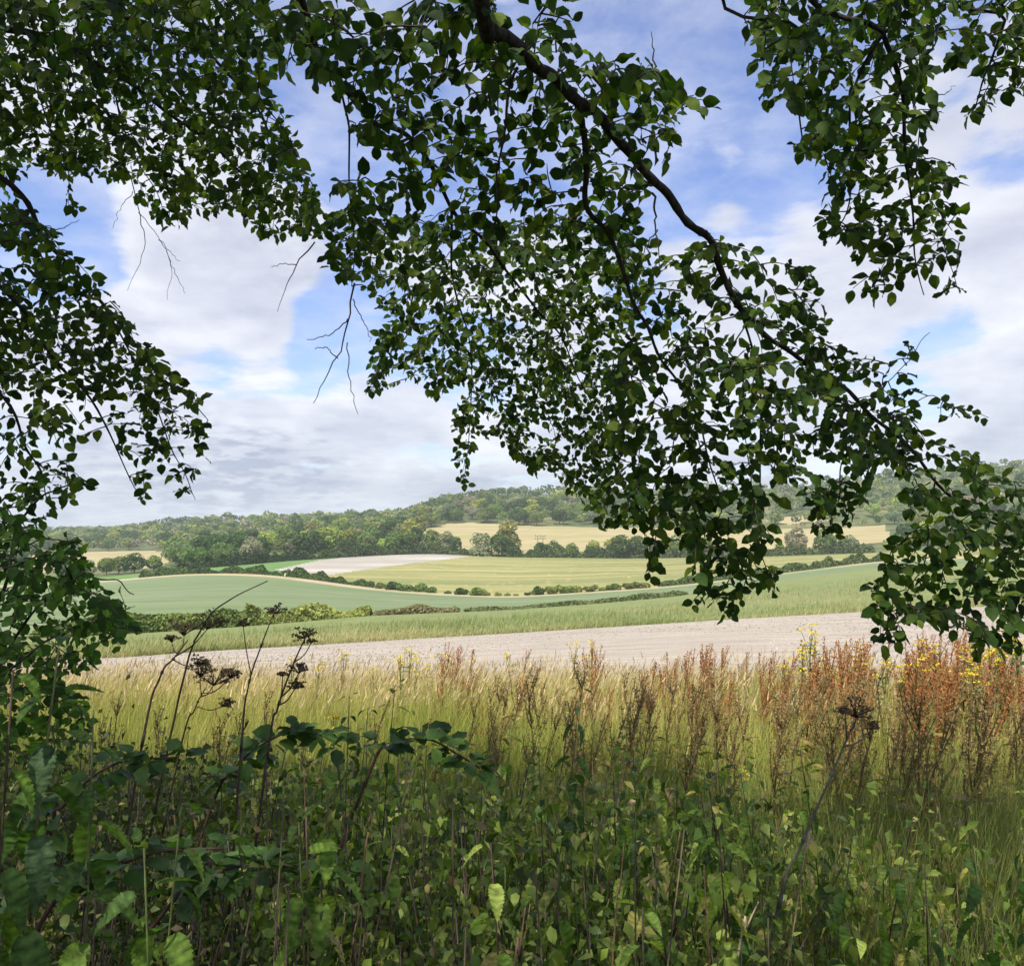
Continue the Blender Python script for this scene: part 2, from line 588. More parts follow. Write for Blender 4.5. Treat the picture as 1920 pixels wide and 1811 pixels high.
f5 = curve([(-2200, 1036, 800), (100, 1037, 800), (330, 1034, 780), (500, 1020, 760), (650, 1004, 760), (790, 987, 770), (860, 981, 780), (1000, 989, 760), (1100, 991, 750), (1400, 994, 730), (1640, 984, 710), (1920, 968, 700), (4000, 930, 700)], 11)
f6 = curve([(-2200, 1004, 1500), (60, 1003, 1500), (200, 1001, 1450), (270, 996, 1350), (330, 985, 1250), (450, 978, 1230), (600, 977, 1220), (740, 972, 1210), (790, 962, 1180), (835, 936, 1150), (950, 926, 1150), (1050, 928, 1150), (1300, 925, 1150), (1500, 912, 1120), (1700, 890, 1100), (1800, 878, 1080), (1920, 870, 1060), (4000, 820, 1060)], 11)
f7 = curve([(-2200, 994, 2700), (270, 994, 2700), (400, 995, 2700), (900, 990, 2600), (1600, 985, 2500), (4000, 980, 2500)], 15)
f8 = f7 * np.array([2.2, 2.2, 1.0]) + np.array([0, 0, -60.0])


def band(name, A, B, rows, mats, pick=None, lo=None, hi=None, rough=0.0):
    """terrain sheet between two boundary lines; faces are dealt to fields by pick(px, t, P)"""
    sel = slice(lo, hi)
    A, B = A[sel], B[sel]
    t = np.linspace(0, 1, rows + 1)[:, None, None]
    P = A[None] * (1 - t) + B[None] * t
    if rough:
        env = np.sin(PI * t[..., 0])
        P[..., 2] += rough * env * lumps(P[..., 0] / 10, P[..., 1] / 10, 1.0, 3)
    nr, nc = P.shape[:2]
    idx = np.arange(nr * nc).reshape(nr, nc)
    q = np.stack([idx[:-1, :-1], idx[:-1, 1:], idx[1:, 1:], idx[1:, :-1]], -1).reshape(-1, 4)
    cen = P.reshape(-1, 3)[q].mean(1)
    cx_, cy_, _ = proj(cen)
    which = np.zeros(len(q), int) if pick is None else pick(cx_, cy_, cen)
    for k, (nm, mt) in enumerate(mats):
        qq = q[which == k]
        if len(qq) == 0:
            continue
        used, inv = np.unique(qq, return_inverse=True)
        inv = inv.reshape(-1, 4)
        acc = Acc()
        acc.add(P.reshape(-1, 3)[used], np.concatenate([inv[:, [0, 1, 2]], inv[:, [0, 2, 3]]]))
        obj(nm, acc.mesh(nm, mt, smooth=True), kind='structure')


# near ground sheet, from behind the camera to the edge of the meadow
_gx = np.linspace(-45, 45, 181)
_gy = np.concatenate([np.linspace(-45, -2, 30), np.linspace(-1.5, NEAR_Y, 71)])
_X, _Y = np.meshgrid(_gx, _gy)
_P = np.stack([_X, _Y, zn(_X, _Y)], -1)
_idx = np.arange(_X.size).reshape(_X.shape)
_q = np.stack([_idx[:-1, :-1], _idx[:-1, 1:], _idx[1:, 1:], _idx[1:, :-1]], -1).reshape(-1, 4)
a = Acc()
a.add(_P.reshape(-1, 3), np.concatenate([_q[:, [0, 1, 2]], _q[:, [0, 2, 3]]]))
obj('ground', a.mesh('ground', G_MEADOW, smooth=True), kind='structure')
band('bare', f0, f1, 36, [('bare_field', G_BARE)], rough=0.08)
band('strip', f1, f2, 24, [('rough_green_field', G_STRIP)], rough=0.15)
band('green', f2, f3, 24, [('green_field', G_GREEN)], rough=0.4)
band('track', f3, f3b, 3, [('field_track', G_TRACK)])
CHALK = [(515, 1068), (600, 1050), (700, 1039), (735, 1036), (800, 1036), (885, 1043), (830, 1049), (740, 1060), (620, 1077), (560, 1073)]
VIVID = [(380, 1075), (400, 1058), (560, 1044), (720, 1034), (735, 1036.5), (700, 1041), (600, 1053), (525, 1069), (540, 1075)]


def pick_mid(x, y, P):
    w = np.zeros(len(x), int)
    w[(x < 430)] = 2
    w[inpoly(VIVID, x, y)] = 2
    w[inpoly(CHALK, x, y)] = 1
    return w


band('mid', f3b, f4, 60, [('yellow_field', G_YELLOW), ('chalk_field', G_CHALK), ('bright_green_field', G_VIVID)], pick_mid, rough=0.4)
TAN1 = [(780, 996), (830, 984), (870, 979), (1000, 986), (1200, 990), (1420, 992), (1560, 990), (1660, 984), (1670, 1015), (1500, 1030), (1250, 1032), (1000, 1037), (900, 1038), (850, 1030), (800, 1014)]
TAN0 = [(60, 1036), (325, 1033), (330, 1044), (300, 1064), (60, 1074)]
GLADES = [[(405, 998), (440, 990), (485, 986), (490, 990), (450, 996)], [(560, 996), (600, 988), (610, 991), (580, 998)],
          [(1035, 962), (1078, 957), (1080, 967), (1040, 972)], [(1425, 975), (1500, 968), (1560, 975), (1480, 984)]]


def in_open(x, y):
    o = inpoly(TAN1, x, y) | inpoly(TAN0, x, y)
    for g in GLADES:
        o |= inpoly(g, x, y)
    return o


def pick_hill(x, y, P):
    return in_open(x, y).astype(int)


band('slope', f4, f5, 40, [('wood_floor', G_WOOD), ('dry_pasture', G_TAN)], pick_hill, rough=1.0)
band('hill', f5, f6, 36, [('hillside', G_WOOD), ('hillside_glade', G_TAN)], pick_hill, rough=1.5)
band('back', f6, f7, 24, [('far_ridge', G_WOOD)])
band('beyond', f7, f8, 6, [('far_land', G_WOOD)])


def on_line(fl, px):
    return np.stack([np.interp(px, PXS, fl[:, k]) for k in range(3)], -1)


def between(A, B, px, t):
    t = np.asarray(t)[..., None]
    return on_line(A, px) * (1 - t) + on_line(B, px) * t


# ------------------------------------------------------------------ far foliage: crowns, bushes, hedges
QUAD = (np.array([[-0.5, -0.32, 0], [0.42, -0.5, 0.06], [0.5, 0.36, -0.05], [-0.34, 0.5, 0.08]]), np.array([[0, 1, 2], [0, 2, 3]]))


def crown_points(n, shape, seed, nl=14):
    """leaf-clump positions and normals on the lobes of a unit crown (height 1, centre line on z)"""
    r = np.random.default_rng(seed)
    if shape == 'round':
        c = unit(r.normal(size=(nl, 3))) * r.uniform(0.2, 0.62, (nl, 1)) * np.array([0.5, 0.5, 0.36]) + np.array([0, 0, 0.58])
        rad = r.uniform(0.13, 0.24, nl)
    elif shape == 'cone':
        z = r.uniform(0.12, 0.95, nl)
        an = r.uniform(0, 2 * PI, nl)
        rr = 0.24 * (1 - z) ** 0.6
        c = np.stack([np.cos(an) * rr, np.sin(an) * rr, z], 1)
        rad = 0.08 + 0.13 * (1 - z)
    elif shape == 'tall':
        c = unit(r.normal(size=(nl, 3))) * r.uniform(0.2, 0.8, (nl, 1)) * np.array([0.26, 0.26, 0.40]) + np.array([0, 0, 0.58])
        rad = r.uniform(0.10, 0.17, nl)
    else:                                              # low bush
        c = unit(r.normal(size=(nl, 3))) * r.uniform(0.3, 1.0, (nl, 1)) * np.array([0.75, 0.55, 0.25]) + np.array([0, 0, 0.45])
        rad = r.uniform(0.25, 0.4, nl)
    k = r.choice(nl, n * 2, p=rad ** 2 / (rad ** 2).sum())
    d = r.normal(size=(n * 2, 3))
    d[:, 2] = d[:, 2] * 0.9 + 0.25
    d = unit(d)
    P = c[k] + d * rad[k][:, None] * r.uniform(0.8, 1.08, (n * 2, 1))
    dist = np.linalg.norm(P[:, None] - c[None], axis=2) / rad[None]
    ok = (dist > 0.72).all(1)
    P, d = P[ok][:n], d[ok][:n]
    return P, unit(d + 0.33 * r.normal(size=d.shape)), r


def crown_acc(n, shape, seed, leaf, nl=14, tint=True):
    P, nr, r = crown_points(n, shape, seed, nl)
    a = Acc()
    ax = unit(r.normal(size=P.shape))
    V, T = place(QUAD, P, ax, nr, leaf * r.uniform(0.6, 1.4, len(P)))
    c = (0.9 + 0.2 * r.random((len(P), 1))) * (np.array([1, 1, 1]) + r.normal(size=(len(P), 3)) * 0.05)
    a.add(V, T, np.repeat(c, 4, 0))
    return a


def trunk_acc(h, r0, lean=0.03, seed=0, n=6):
    r = np.random.default_rng(seed)
    z = np.linspace(-0.03, h, n)
    P = np.stack([r.normal() * lean * z, r.normal() * lean * z, z], 1)
    a = Acc()
    a.add(*tube(P, np.linspace(r0, r0 * 0.45, n), 6))
    for k in range(3):
        an = r.uniform(0, 2 * PI)
        e = P[-2] + np.array([math.cos(an) * 0.22, math.sin(an) * 0.22, 0.22])
        a.add(*tube(smooth_path([P[2], (P[2] + e) / 2 + [0, 0, 0.03], e], 5), np.linspace(r0 * 0.5, r0 * 0.15, 5), 4))
    return a


PROTO = {}
for shape, num in (('round', 5), ('tall', 3), ('cone', 2)):
    for s in range(num):
        cm = crown_acc(1700 if shape == 'round' else 1100, shape, 40 + s * 7, 0.048 if shape == 'round' else 0.045, 18).mesh('crown', M_CROWN)
        tm = trunk_acc(0.6, 0.022, 0.04, s).mesh('trunk', M_FARBARK)
        PROTO[shape, s] = (cm, tm)

HUES = {
    'dark': ((0.075, 0.118, 0.036), 'dark green'),
    'mid': ((0.145, 0.205, 0.058), 'mid green'),
    'yellow': ((0.30, 0.34, 0.08), 'yellow-green'),
    'grey': ((0.215, 0.245, 0.135), 'grey-green'),
    'bare': ((0.27, 0.24, 0.155), 'thin brownish'),
    'olive': ((0.215, 0.245, 0.07), 'olive green'),
}


def far_tree(pos, h, shape, s, hue, label, group, wid=1.0, cat='tree', name='tree', vary=0.18):
    cm, tm = PROTO[shape, s]
    t = thing(name, label, cat, tuple(pos), random.uniform(0, 6.28), group)
    t.scale = (h * wid, h * wid, h)
    c = obj('crown', cm, t)
    col = np.array(HUES[hue][0]) * (1 + rng.normal() * vary * 0.6) * (1 + rng.normal(size=3) * 0.05)
    c.color = (*np.clip(col, 0.01, 0.5), 1)
    obj('trunk', tm, t)
    return t


# ---- hillside wood: trees on the slope, the 300 that show largest one by one, the rest as one mass
cand = []
for A, B, n, tag_ in ((f4, f5, 9000, 0), (f5, f6, 9000, 1), (f6, f7, 1500, 2)):
    px = rng.uniform(-140, 2060, n)
    t = rng.uniform(0.02, 0.98, n) if tag_ < 2 else rng.uniform(0.9, 1.0, n)
    P = between(A, B, px, t)
    x_, y_, _ = proj(P)
    keep = ~in_open(x_, y_)
    # keep crops clear: no tree on the valley side of the tree line
    if tag_ == 0:
        edge = t > np.where(px < 330, 0.02, 0.02)
        keep &= edge
        keep &= ~((px > 40) & (px < 330) & (y_ > 1036))
        keep &= ~((px > 790) & (px < 1700) & (t < 0.9) & (y_ > 985) & (rng.random(n) < 0.97))
    cand.append(np.column_stack([P, px, y_, np.full(n, tag_)])[keep])
cand = np.concatenate(cand)
rng.shuffle(cand)
chosen = []
cells = {}
for row in cand:
    x, y = row[0], row[1]
    k = (int(x // 11), int(y // 36))
    if k in cells:
        continue
    bad = False
    for (i, j) in ((-1, 0), (1, 0)):
        q = cells.get((k[0] + i, k[1] + j))
        if q is not None and abs(q[0] - x) < 7 and abs(q[1] - y) < 20:
            bad = True
    if bad:
        continue
    cells[k] = (x, y)
    chosen.append(row)
chosen = np.array(chosen)
lum = lumps(chosen[:, 0] / 60, chosen[:, 1] / 60, 1.0, 9)
hts = rng.uniform(9.0, 17.0, len(chosen)) * (1 + 0.15 * lum)
scrub = (chosen[:, 3] > 1150) & (chosen[:, 5] < 2)
hts[scrub] *= rng.uniform(0.5, 1.0, scrub.sum())
hts[chosen[:, 5] == 2] = rng.uniform(11, 16, (chosen[:, 5] == 2).sum())
hk = rng.choice(['dark', 'mid', 'yellow', 'grey', 'bare', 'olive'], len(chosen), p=[0.26, 0.26, 0.11, 0.14, 0.08, 0.15])
hk[(chosen[:, 4] > 1045) & (chosen[:, 3] < 760)] = rng.choice(['dark', 'mid', 'grey'], ((chosen[:, 4] > 1045) & (chosen[:, 3] < 760)).sum(), p=[0.45, 0.4, 0.15])
inview = (chosen[:, 3] > 60) & (chosen[:, 3] < 1930)
big = hts / chosen[:, 1] * np.where(inview, 1, 0)
order = np.argsort(-big)
SHAPES = [('round', s) for s in range(5)] * 3 + [('tall', s) for s in range(3)]
for i in order[:290]:
    sh = SHAPES[rng.integers(len(SHAPES))]
    hue = str(hk[i])
    form = 'rounded' if sh[0] == 'round' else 'narrow'
    where = 'lower slope of the hillside wood' if chosen[i, 5] == 0 else 'upper slope of the hillside wood'
    far_tree(chosen[i, :3] - [0, 0, 0.12 * hts[i]], hts[i] * 1.08, sh[0], sh[1], hue, '%s %s-crowned tree on the %s' % (HUES[hue][1], form, where),
             '%s %s trees, %s' % (HUES[hue][1], form, where), wid=rng.uniform(1.0, 1.45) if sh[0] == 'round' else 1.3)
acc = Acc()
wt = [crown_points(95, 'round', 900 + k, 9) for k in range(8)]
for i in order[290:]:
    P, nr, r = wt[rng.integers(8)]
    an = rng.uniform(0, 6.28)
    R = np.array([[math.cos(an), -math.sin(an), 0], [math.sin(an), math.cos(an), 0], [0, 0, 1]])
    sc = np.array([hts[i] * 1.35, hts[i] * 1.35, hts[i]])
    Q = (P @ R.T) * sc + chosen[i, :3]
    V, T = place(QUAD, Q, rdir(len(Q)), nr @ R.T, hts[i] * 0.15 * rng.uniform(0.6, 1.3, len(Q)))
    col = np.array(HUES[str(hk[i])][0]) * (1 + rng.normal() * 0.12)
    acc.add(V, T, np.repeat(col * (0.9 + 0.2 * rng.random((len(Q), 1))), 4, 0))
obj('far_woodland', acc.mesh('far_woodland', M_CROWNV), kind='stuff', label='mass of distant trees covering the upper hillside and ridge', cat='woodland')
print('woodland', len(chosen), acc.tris())

# ---- single trees along the field edge under the dry pasture, and the group by the pale field
SOLO = [
    # px, t in band f4..f5, height px, shape, hue, wid, label
    (836, 0.03, 42, 'tall', 'grey', 1.2, 'slender thin-crowned tree at the corner of the pale chalk field'),
    (853, 0.02, 30, 'round', 'dark', 1.1, 'small dark bushy tree beside the slender thin-crowned one'),
    (815, 0.03, 24, 'round', 'mid', 1.3, 'low dark bush between the wood and the slender tree'),
    (896, 0.01, 42, 'cone', 'grey', 1.5, 'pale blue-green conical tree standing at the field edge'),
    (935, 0.01, 42, 'round', 'dark', 1.2, 'rounded very dark tree next to the conical tree'),
    (950, 0.10, 60, 'tall', 'olive', 1.25, 'pale feathery tree rising behind the very dark rounded tree'),
    (911, 0.25, 24, 'cone', 'mid', 1.2, 'tiny pointed tree standing alone on the dry pasture'),
    (1072, 0.01, 28, 'round', 'mid', 1.0, 'small round tree standing up from the field hedge'),
    (1112, 0.01, 22, 'round', 'dark', 1.0, 'low bush standing at the end of the field hedge'),
    (1166, 0.01, 44, 'round', 'dark', 1.15, 'tall rounded dark tree in the group on the field edge'),
    (1196, 0.015, 42, 'round', 'dark', 1.2, 'broad dark tree in the middle of the field edge group'),
    (1268, 0.02, 44, 'round', 'mid', 1.2, 'mid green rounded tree past the dark group on the field edge'),
    (1235, 0.02, 30, 'round', 'grey', 1.2, 'small grey-green tree between two bigger rounded trees'),
    (1493, 0.03, 52, 'tall', 'bare', 1.1, 'thin brownish tree standing at the edge of the dry pasture'),
    (1545, 0.03, 46, 'tall', 'mid', 1.2, 'narrow green tree on the pasture edge near the brownish one'),
    (1590, 0.02, 34, 'round', 'grey', 1.2, 'grey-green spreading bush at the end of the pasture'),
    (200, 0.04, 32, 'round', 'mid', 1.3, 'mid green tree in front of the pale stubble field'),
    (222, 0.03, 34, 'round', 'mid', 1.2, 'leafy tree in the clump before the pale stubble field'),
    (252, 0.03, 38, 'round', 'dark', 1.3, 'dark rounded tree of the clump before the pale stubble'),
    (288, 0.03, 30, 'round', 'mid', 1.2, 'lower tree joining the clump to the wood'),
    (160, 0.05, 30, 'round', 'grey', 1.4, 'grey-green tree showing past the shrub before the stubble'),
    (120, 0.05, 28, 'round', 'dark', 1.4, 'dark tree half hidden by the shrub near the stubble'),
]
for px, t, hp, shp, hue, wid, lab in SOLO:
    P = between(f4, f5, np.array([float(px)]), np.array([t]))[0]
    far_tree(P - [0, 0, 0.17 * hp / F * P[1]], 1.17 * hp / F * P[1], shp, rng.integers(2), hue, lab, None, wid, vary=0.05)
# the bush with the pole structure above it
pb = between(f4, f5, np.array([1012.0]), np.array([0.18]))[0]

# ---- shrubs that stand one by one along the track and margins
BUSH = []
for s in range(4):
    BUSH.append(crown_acc(520, 'bush', 300 + s, 0.17, 9).mesh('foliage', M_CROWN))
BSTEM = trunk_acc(0.4, 0.05, 0.2, 3).mesh('stem', M_FARBARK)


def bush(pos, h, wid, hue, label, group=None):
    t = thing('bush', label, 'bush', tuple(pos), random.uniform(-0.4, 0.4), group)
    t.scale = (h * wid, h * wid, h)
    c = obj('foliage', BUSH[rng.integers(4)], t)
    c.color = (*np.clip(np.array(HUES[hue][0]) * (1 + rng.normal() * 0.12), 0.01, 0.5), 1)
    obj('stem', BSTEM, t)


bush(pb, 14 / F * pb[1], 1.2, 'dark', 'small round bush under the twin poles on the dry pasture')
for px, hp, wid in [(735, 12, 1.3), (762, 11, 1.4), (785, 13, 1.0), (806, 9, 1.2), (862, 10, 1.3), (893, 12, 1.3), (932, 6, 1.2), (950, 5, 1.2), (968, 4, 1.2),
                    (1007, 13, 0.9), (1038, 15, 1.1), (1058, 10, 1.1), (1078, 12, 1.1), (1107, 11, 1.4), (1147, 10, 1.4), (1182, 12, 1.3), (1205, 10, 1.3),
                    (712, 9, 1.2), (838, 5, 1.3), (910, 7, 1.2), (990, 6, 1.2), (1128, 6, 1.2)]:
    P = on_line(f3b, np.array([float(px)]))[0]
    bush(P - [0, 0, 0.1], hp / F * P[1] * 1.25, wid, random.choice(['mid', 'dark', 'olive']), 'low bush in the broken row beside the dry track', 'bushes in the broken row beside the track')


def hedge_thing(label, line, px0, px1, hp0, hp1, n, hue_lo, hue_hi, leaf, off=0.0, depth=1.6, seed=1, name='hedge', lump=0.75):
    r = np.random.default_rng(seed)
    px = r.uniform(px0, px1, n)
    B = on_line(line, px)
    hh = np.interp(px, [px0, px1], [hp0, hp1]) / F * B[:, 1]
    hh = hh * (1 + lump * lumps(B[:, 0] / 3, B[:, 1] / 3, 1.3, seed)) * np.clip(np.minimum(px - px0, px1 - px) / (0.02 * (px1 - px0)) + 0.35, 0, 1)
    an = r.uniform(0.0, PI, n)
    rr = np.sqrt(r.uniform(0.45, 1.08, n))
    P = B.copy()
    P[:, 1] += np.cos(an) * rr * depth + off
    P[:, 2] += np.clip(np.sin(an) * rr, 0, 2) * hh
    nr = np.stack([0.5 * r.normal(size=n), np.cos(an) + 0.4 * r.normal(size=n), np.sin(an) + 0.4 * r.normal(size=n)], 1)
    V, T = place(QUAD, P, unit(r.normal(size=(n, 3))), unit(nr), leaf * r.uniform(0.6, 1.4, n))
    f = np.clip(0.5 + 0.5 * lumps(P[:, 0] / 4, P[:, 1] / 4, 1.1, seed + 5) + 0.25 * r.normal(size=n), 0, 1)[:, None]
    col = np.array(hue_lo) * (1 - f) + np.array(hue_hi) * f
    a = Acc()
    a.add(V, T, np.repeat(col, 4, 0))
    base = on_line(line, np.array([0.5 * (px0 + px1)]))[0]
    t = thing(name, label, 'hedge', tuple(base))
    obj('foliage', a.mesh('foliage', M_HEDGE, base), t)
    st = Acc()
    for q in np.linspace(px0 + 4, px1 - 4, max(5, int((px1 - px0) / 14))):
        b = on_line(line, np.array([q]))[0] + [0, off, -0.1]
        st.add(*tube(np.stack([b, b + [0.1, 0, np.interp(q, [px0, px1], [hp0, hp1]) / F * b[1] * 0.6]]), [0.06, 0.03], 4))
    obj('stems', st.mesh('stems', M_FARBARK, base), t)


hedge_thing('thick hedge with yellow-green top across the foot of the green field', f2, 60, 470, 20, 21, 10000, (0.11, 0.155, 0.042), (0.28, 0.32, 0.08), 0.34, 0.8, 1.5, 1)
hedge_thing('bright yellow-green rounded end of the hedge above the rough field', f2, 455, 692, 23, 16, 7000, (0.12, 0.15, 0.045), (0.34, 0.36, 0.10), 0.34, 0.8, 1.7, 2)
hedge_thing('low brownish bramble margin continuing from the hedge end', f2, 700, 860, 8, 9, 1800, (0.17, 0.16, 0.07), (0.25, 0.22, 0.11), 0.3, 0.5, 1.2, 3)
hedge_thing('thin ragged strip of rough green growth between two fields', f2, 870, 1290, 5, 7, 3000, (0.10, 0.13, 0.045), (0.20, 0.21, 0.085), 0.32, 0.5, 1.2, 4, lump=0.6)
hedge_thing('dark trimmed hedge along the top of the green field', f3b, 262, 545, 10, 11, 7000, (0.045, 0.08, 0.022), (0.11, 0.16, 0.04), 0.6, 1.0, 2.0, 5)
hedge_thing('dark hedge curving down beside the dry track', f3b, 545, 700, 12, 9, 4500, (0.045, 0.075, 0.022), (0.09, 0.13, 0.035), 0.6, 1.0, 2.0, 6)
hedge_thing('hedge climbing between the yellow field and the pale green field', f3b, 1235, 1660, 9, 14, 7000, (0.055, 0.09, 0.03), (0.12, 0.16, 0.05), 0.6, 0.5, 2.0, 7)
hedge_thing('dense dark hedge below the dry pasture behind the yellow field', f4, 940, 1160, 20, 20, 5000, (0.05, 0.085, 0.028), (0.10, 0.15, 0.045), 0.85, 1.5, 3.0, 8)
hedge_thing('low hedge along the far side of the yellow field', f4, 1160, 1640, 14, 20, 7000, (0.06, 0.09, 0.03), (0.14, 0.17, 0.06), 0.85, 1.5, 3.0, 9)
hedge_thing('dark hedge under the wood edge beyond the bright green field', f4, 330, 800, 16, 18, 8000, (0.04, 0.07, 0.022), (0.09, 0.13, 0.035), 0.8, 2.0, 3.0, 10)
hedge_thing('short hedge between the chalk field and the single trees', f4, 790, 900, 9, 9, 1600, (0.06, 0.09, 0.03), (0.13, 0.16, 0.055), 0.8, 1.5, 2.0, 12)
# twin pole structure on the pasture
base = pb + [0.4, 1.0, -0.1]
t = thing('utility_pole', 'twin timber poles with crossbars on the dry pasture', 'pole', tuple(base))
for sx in (-1, 1):
    a = Acc()
    a.add(*tube(np.array([[sx * 1.7, 0, 0], [sx * 1.7, 0, 9.5]]), [0.22, 0.16], 6))
    obj('pole', a.mesh('pole', M_METAL), t)
for z in (9.2, 7.6):
    a = Acc()
    a.add(*tube(np.array([[-3.6, 0, z], [3.6, 0, z]]), 0.14, 5))
    cb = obj('crossbar', a.mesh('crossbar', M_METAL), t)
    for sx in (-3.2, 0, 3.2):
        b = Acc()
        b.add(*tube(np.array([[sx, 0, z + 0.13], [sx, 0, z + 0.9]]), [0.13, 0.09], 5))
        obj('insulator', b.mesh('insulator', M_METAL), cb)
P = on_line(f3b, np.array([537.0]))[0]
a = Acc()
a.add(*tube(np.array([[0, 0, -0.1], [0, 0, 0.5], [0.05, 0, 1.1], [0.1, 0, 1.3]]), [0.25, 0.22, 0.2, 0.1], 6))
obj('marker_post', a.mesh('marker_post', M_WHITE), None, tuple(P - [0, 2.0, 0]), label='small white post where the track meets the hedge', cat='post')

# ------------------------------------------------------------------ stones on the bare field
OCT = (np.array([[1, 0, 0], [-1, 0, 0], [0, 1, 0], [0, -1, 0], [0, 0, 0.8], [0, 0, -0.5]], float) * 0.5,
       np.array([[0, 2, 4], [2, 1, 4], [1, 3, 4], [3, 0, 4], [2, 0, 5], [1, 2, 5], [3, 1, 5], [0, 3, 5]]))
n = 12000
px = rng.uniform(-150, 2070, n)
t = rng.uniform(0, 1, n) ** 1.5
P = between(f0, f1, px, t)
P[:, 2] += 0.01
V, T = place(OCT, P, unit(rng.normal(size=(n, 3)) * [1, 1, 0.2]), unit(rng.normal(size=(n, 3)) * [0.4, 0.4, 1]), rng.uniform(0.03, 0.11, n))
c = np.array([0.46, 0.40, 0.33]) * rng.uniform(0.45, 1.2, (n, 1))
a = Acc()
a.add(V, T, np.repeat(c, 6, 0))
M_STONE = foliage_mat('flint', 0.0, 0.85, 0.2, 0.2, 8)
obj('flint_stones', a.mesh('flint_stones', M_STONE), kind='stuff', label='pale flints and clods strewn over the bare field', cat='stones')

# ------------------------------------------------------------------ meadow grass
BLADE = (np.array([[-0.5, 0, 0], [0.5, 0, 0], [-0.34, 0.5, 0.06], [0.34, 0.5, 0.06], [0, 1, 0.24]]), np.array([[0, 1, 3], [0, 3, 2], [2, 3, 4]]))


def grass(name, n, y0, y1, hlo, hhi, wlo, whi, colf, label, u=0.72, sel=None, power=1.0, lean=0.22):
    Y = y0 + (y1 - y0) * rng.random(n) ** power
    U = rng.uniform(-u, u, n)
    X = U * (Y + 1.3)
    if sel is not None:
        k = sel(X, Y)
        X, Y = X[k], Y[k]
    n = len(X)
    Z = zn(X, Y) - 0.02
    h = rng.uniform(hlo, hhi, n) * (1 + 0.3 * lumps(X, Y, 1.5, 21))
    ax = np.stack([rng.normal(size=n) * lean + 0.12 + 0.28 * lumps(X * 1.7, Y * 1.7, 1.6, 44), rng.normal(size=n) * lean + 0.2 * lumps(X * 1.7, Y * 1.7, 1.6, 45), np.ones(n)], 1)
    nr = np.stack([rng.normal(size=n), rng.normal(size=n) - 0.4, 0.2 * np.ones(n)], 1)
    V, T = place(BLADE, np.stack([X, Y, Z], 1), ax, nr, h, rng.uniform(wlo, whi, n))
    a = Acc()
    a.add(V, T, np.repeat(colf(X, Y, n), 5, 0))
    obj(name, a.mesh(name, M_GRASS), kind='stuff', label=label, cat='grass')
    print(name, a.tris())


def col_straw(X, Y, n):
    f = np.clip(0.5 + 0.5 * lumps(X / 1.2, Y / 1.2, 1.0, 31) + 0.3 * rng.normal(size=n) + (Y - 10) * 0.05, 0, 1)[:, None]
    c = np.array([0.33, 0.36, 0.075]) * (1 - f) + np.array([0.64, 0.51, 0.22]) * f
    return c * rng.uniform(0.75, 1.2, (n, 1))


def col_green(X, Y, n):
    f = np.clip(0.35 + 0.3 * rng.normal(size=n) + (Y - 4) * 0.1, 0, 1)[:, None]
    c = np.array([0.15, 0.23, 0.045]) * (1 - f) + np.array([0.44, 0.41, 0.12]) * f
    return c * rng.uniform(0.75, 1.2, (n, 1))


def col_bank(X, Y, n):
    f = np.clip(0.4 + 0.35 * rng.normal(size=n), 0, 1)[:, None]
    c = np.array([0.13, 0.21, 0.04]) * (1 - f) + np.array([0.40, 0.36, 0.12]) * f
    br = rng.random(n) < 0.16
    c[br] = np.array([0.22, 0.12, 0.06])
    return c * rng.uniform(0.7, 1.2, (n, 1))


grass('meadow_grass', 138000, 6.0, 16.3, 0.38, 0.72, 0.004, 0.009, col_straw, 'tall dry straw-coloured grass of the sunlit meadow', power=0.85)
grass('shaded_grass', 66000, 2.4, 7.5, 0.25, 0.58, 0.004, 0.008, col_green, 'greener grass growing in the shade below the branches', u=0.8)
grass('lush_grass', 9000, 2.4, 5.2, 0.25, 0.5, 0.006, 0.010, lambda X, Y, n: np.array([0.10, 0.26, 0.035]) * rng.uniform(0.7, 1.3, (n, 1)),
      'bright green lush grass tuft beside the docks', u=0.75, sel=lambda X, Y: (X / Y > 0.42), lean=0.4)

grass('bank_grass', 46000, 1.6, 5.0, 0.3, 0.8, 0.002, 0.0045, col_bank, 'thin grass blades standing up through the nettles', u=0.7, sel=lambda X, Y: (X / Y > 0.08 + 0.2 * rng.normal(size=len(X))) | (rng.random(len(X)) < 0.3), lean=0.35)

# grass heads: fine pinkish seed panicles over the far meadow
n = 20000
Y = rng.uniform(7.5, 16.2, n)
X = rng.uniform(-0.72, 0.72, n) * (Y + 1.3)
P = np.stack([X, Y, zn(X, Y) + rng.uniform(0.4, 0.72, n) * (1 + 0.3 * lumps(X, Y, 1.5, 21))], 1)
V, T = place(BLADE, P, np.stack([0.3 + 0.25 * rng.normal(size=n), 0.25 * rng.normal(size=n), np.ones(n)], 1), rdir(n), rng.uniform(0.06, 0.13, n), rng.uniform(0.008, 0.016, n))
a = Acc()
a.add(V, T, np.repeat(np.array([0.58, 0.44, 0.25]) * rng.uniform(0.7, 1.2, (n, 1)), 5, 0))
obj('grass_seed_heads', a.mesh('grass_seed_heads', M_GRASS), kind='stuff', label='fine pale seed heads over the dry meadow grass', cat='grass')

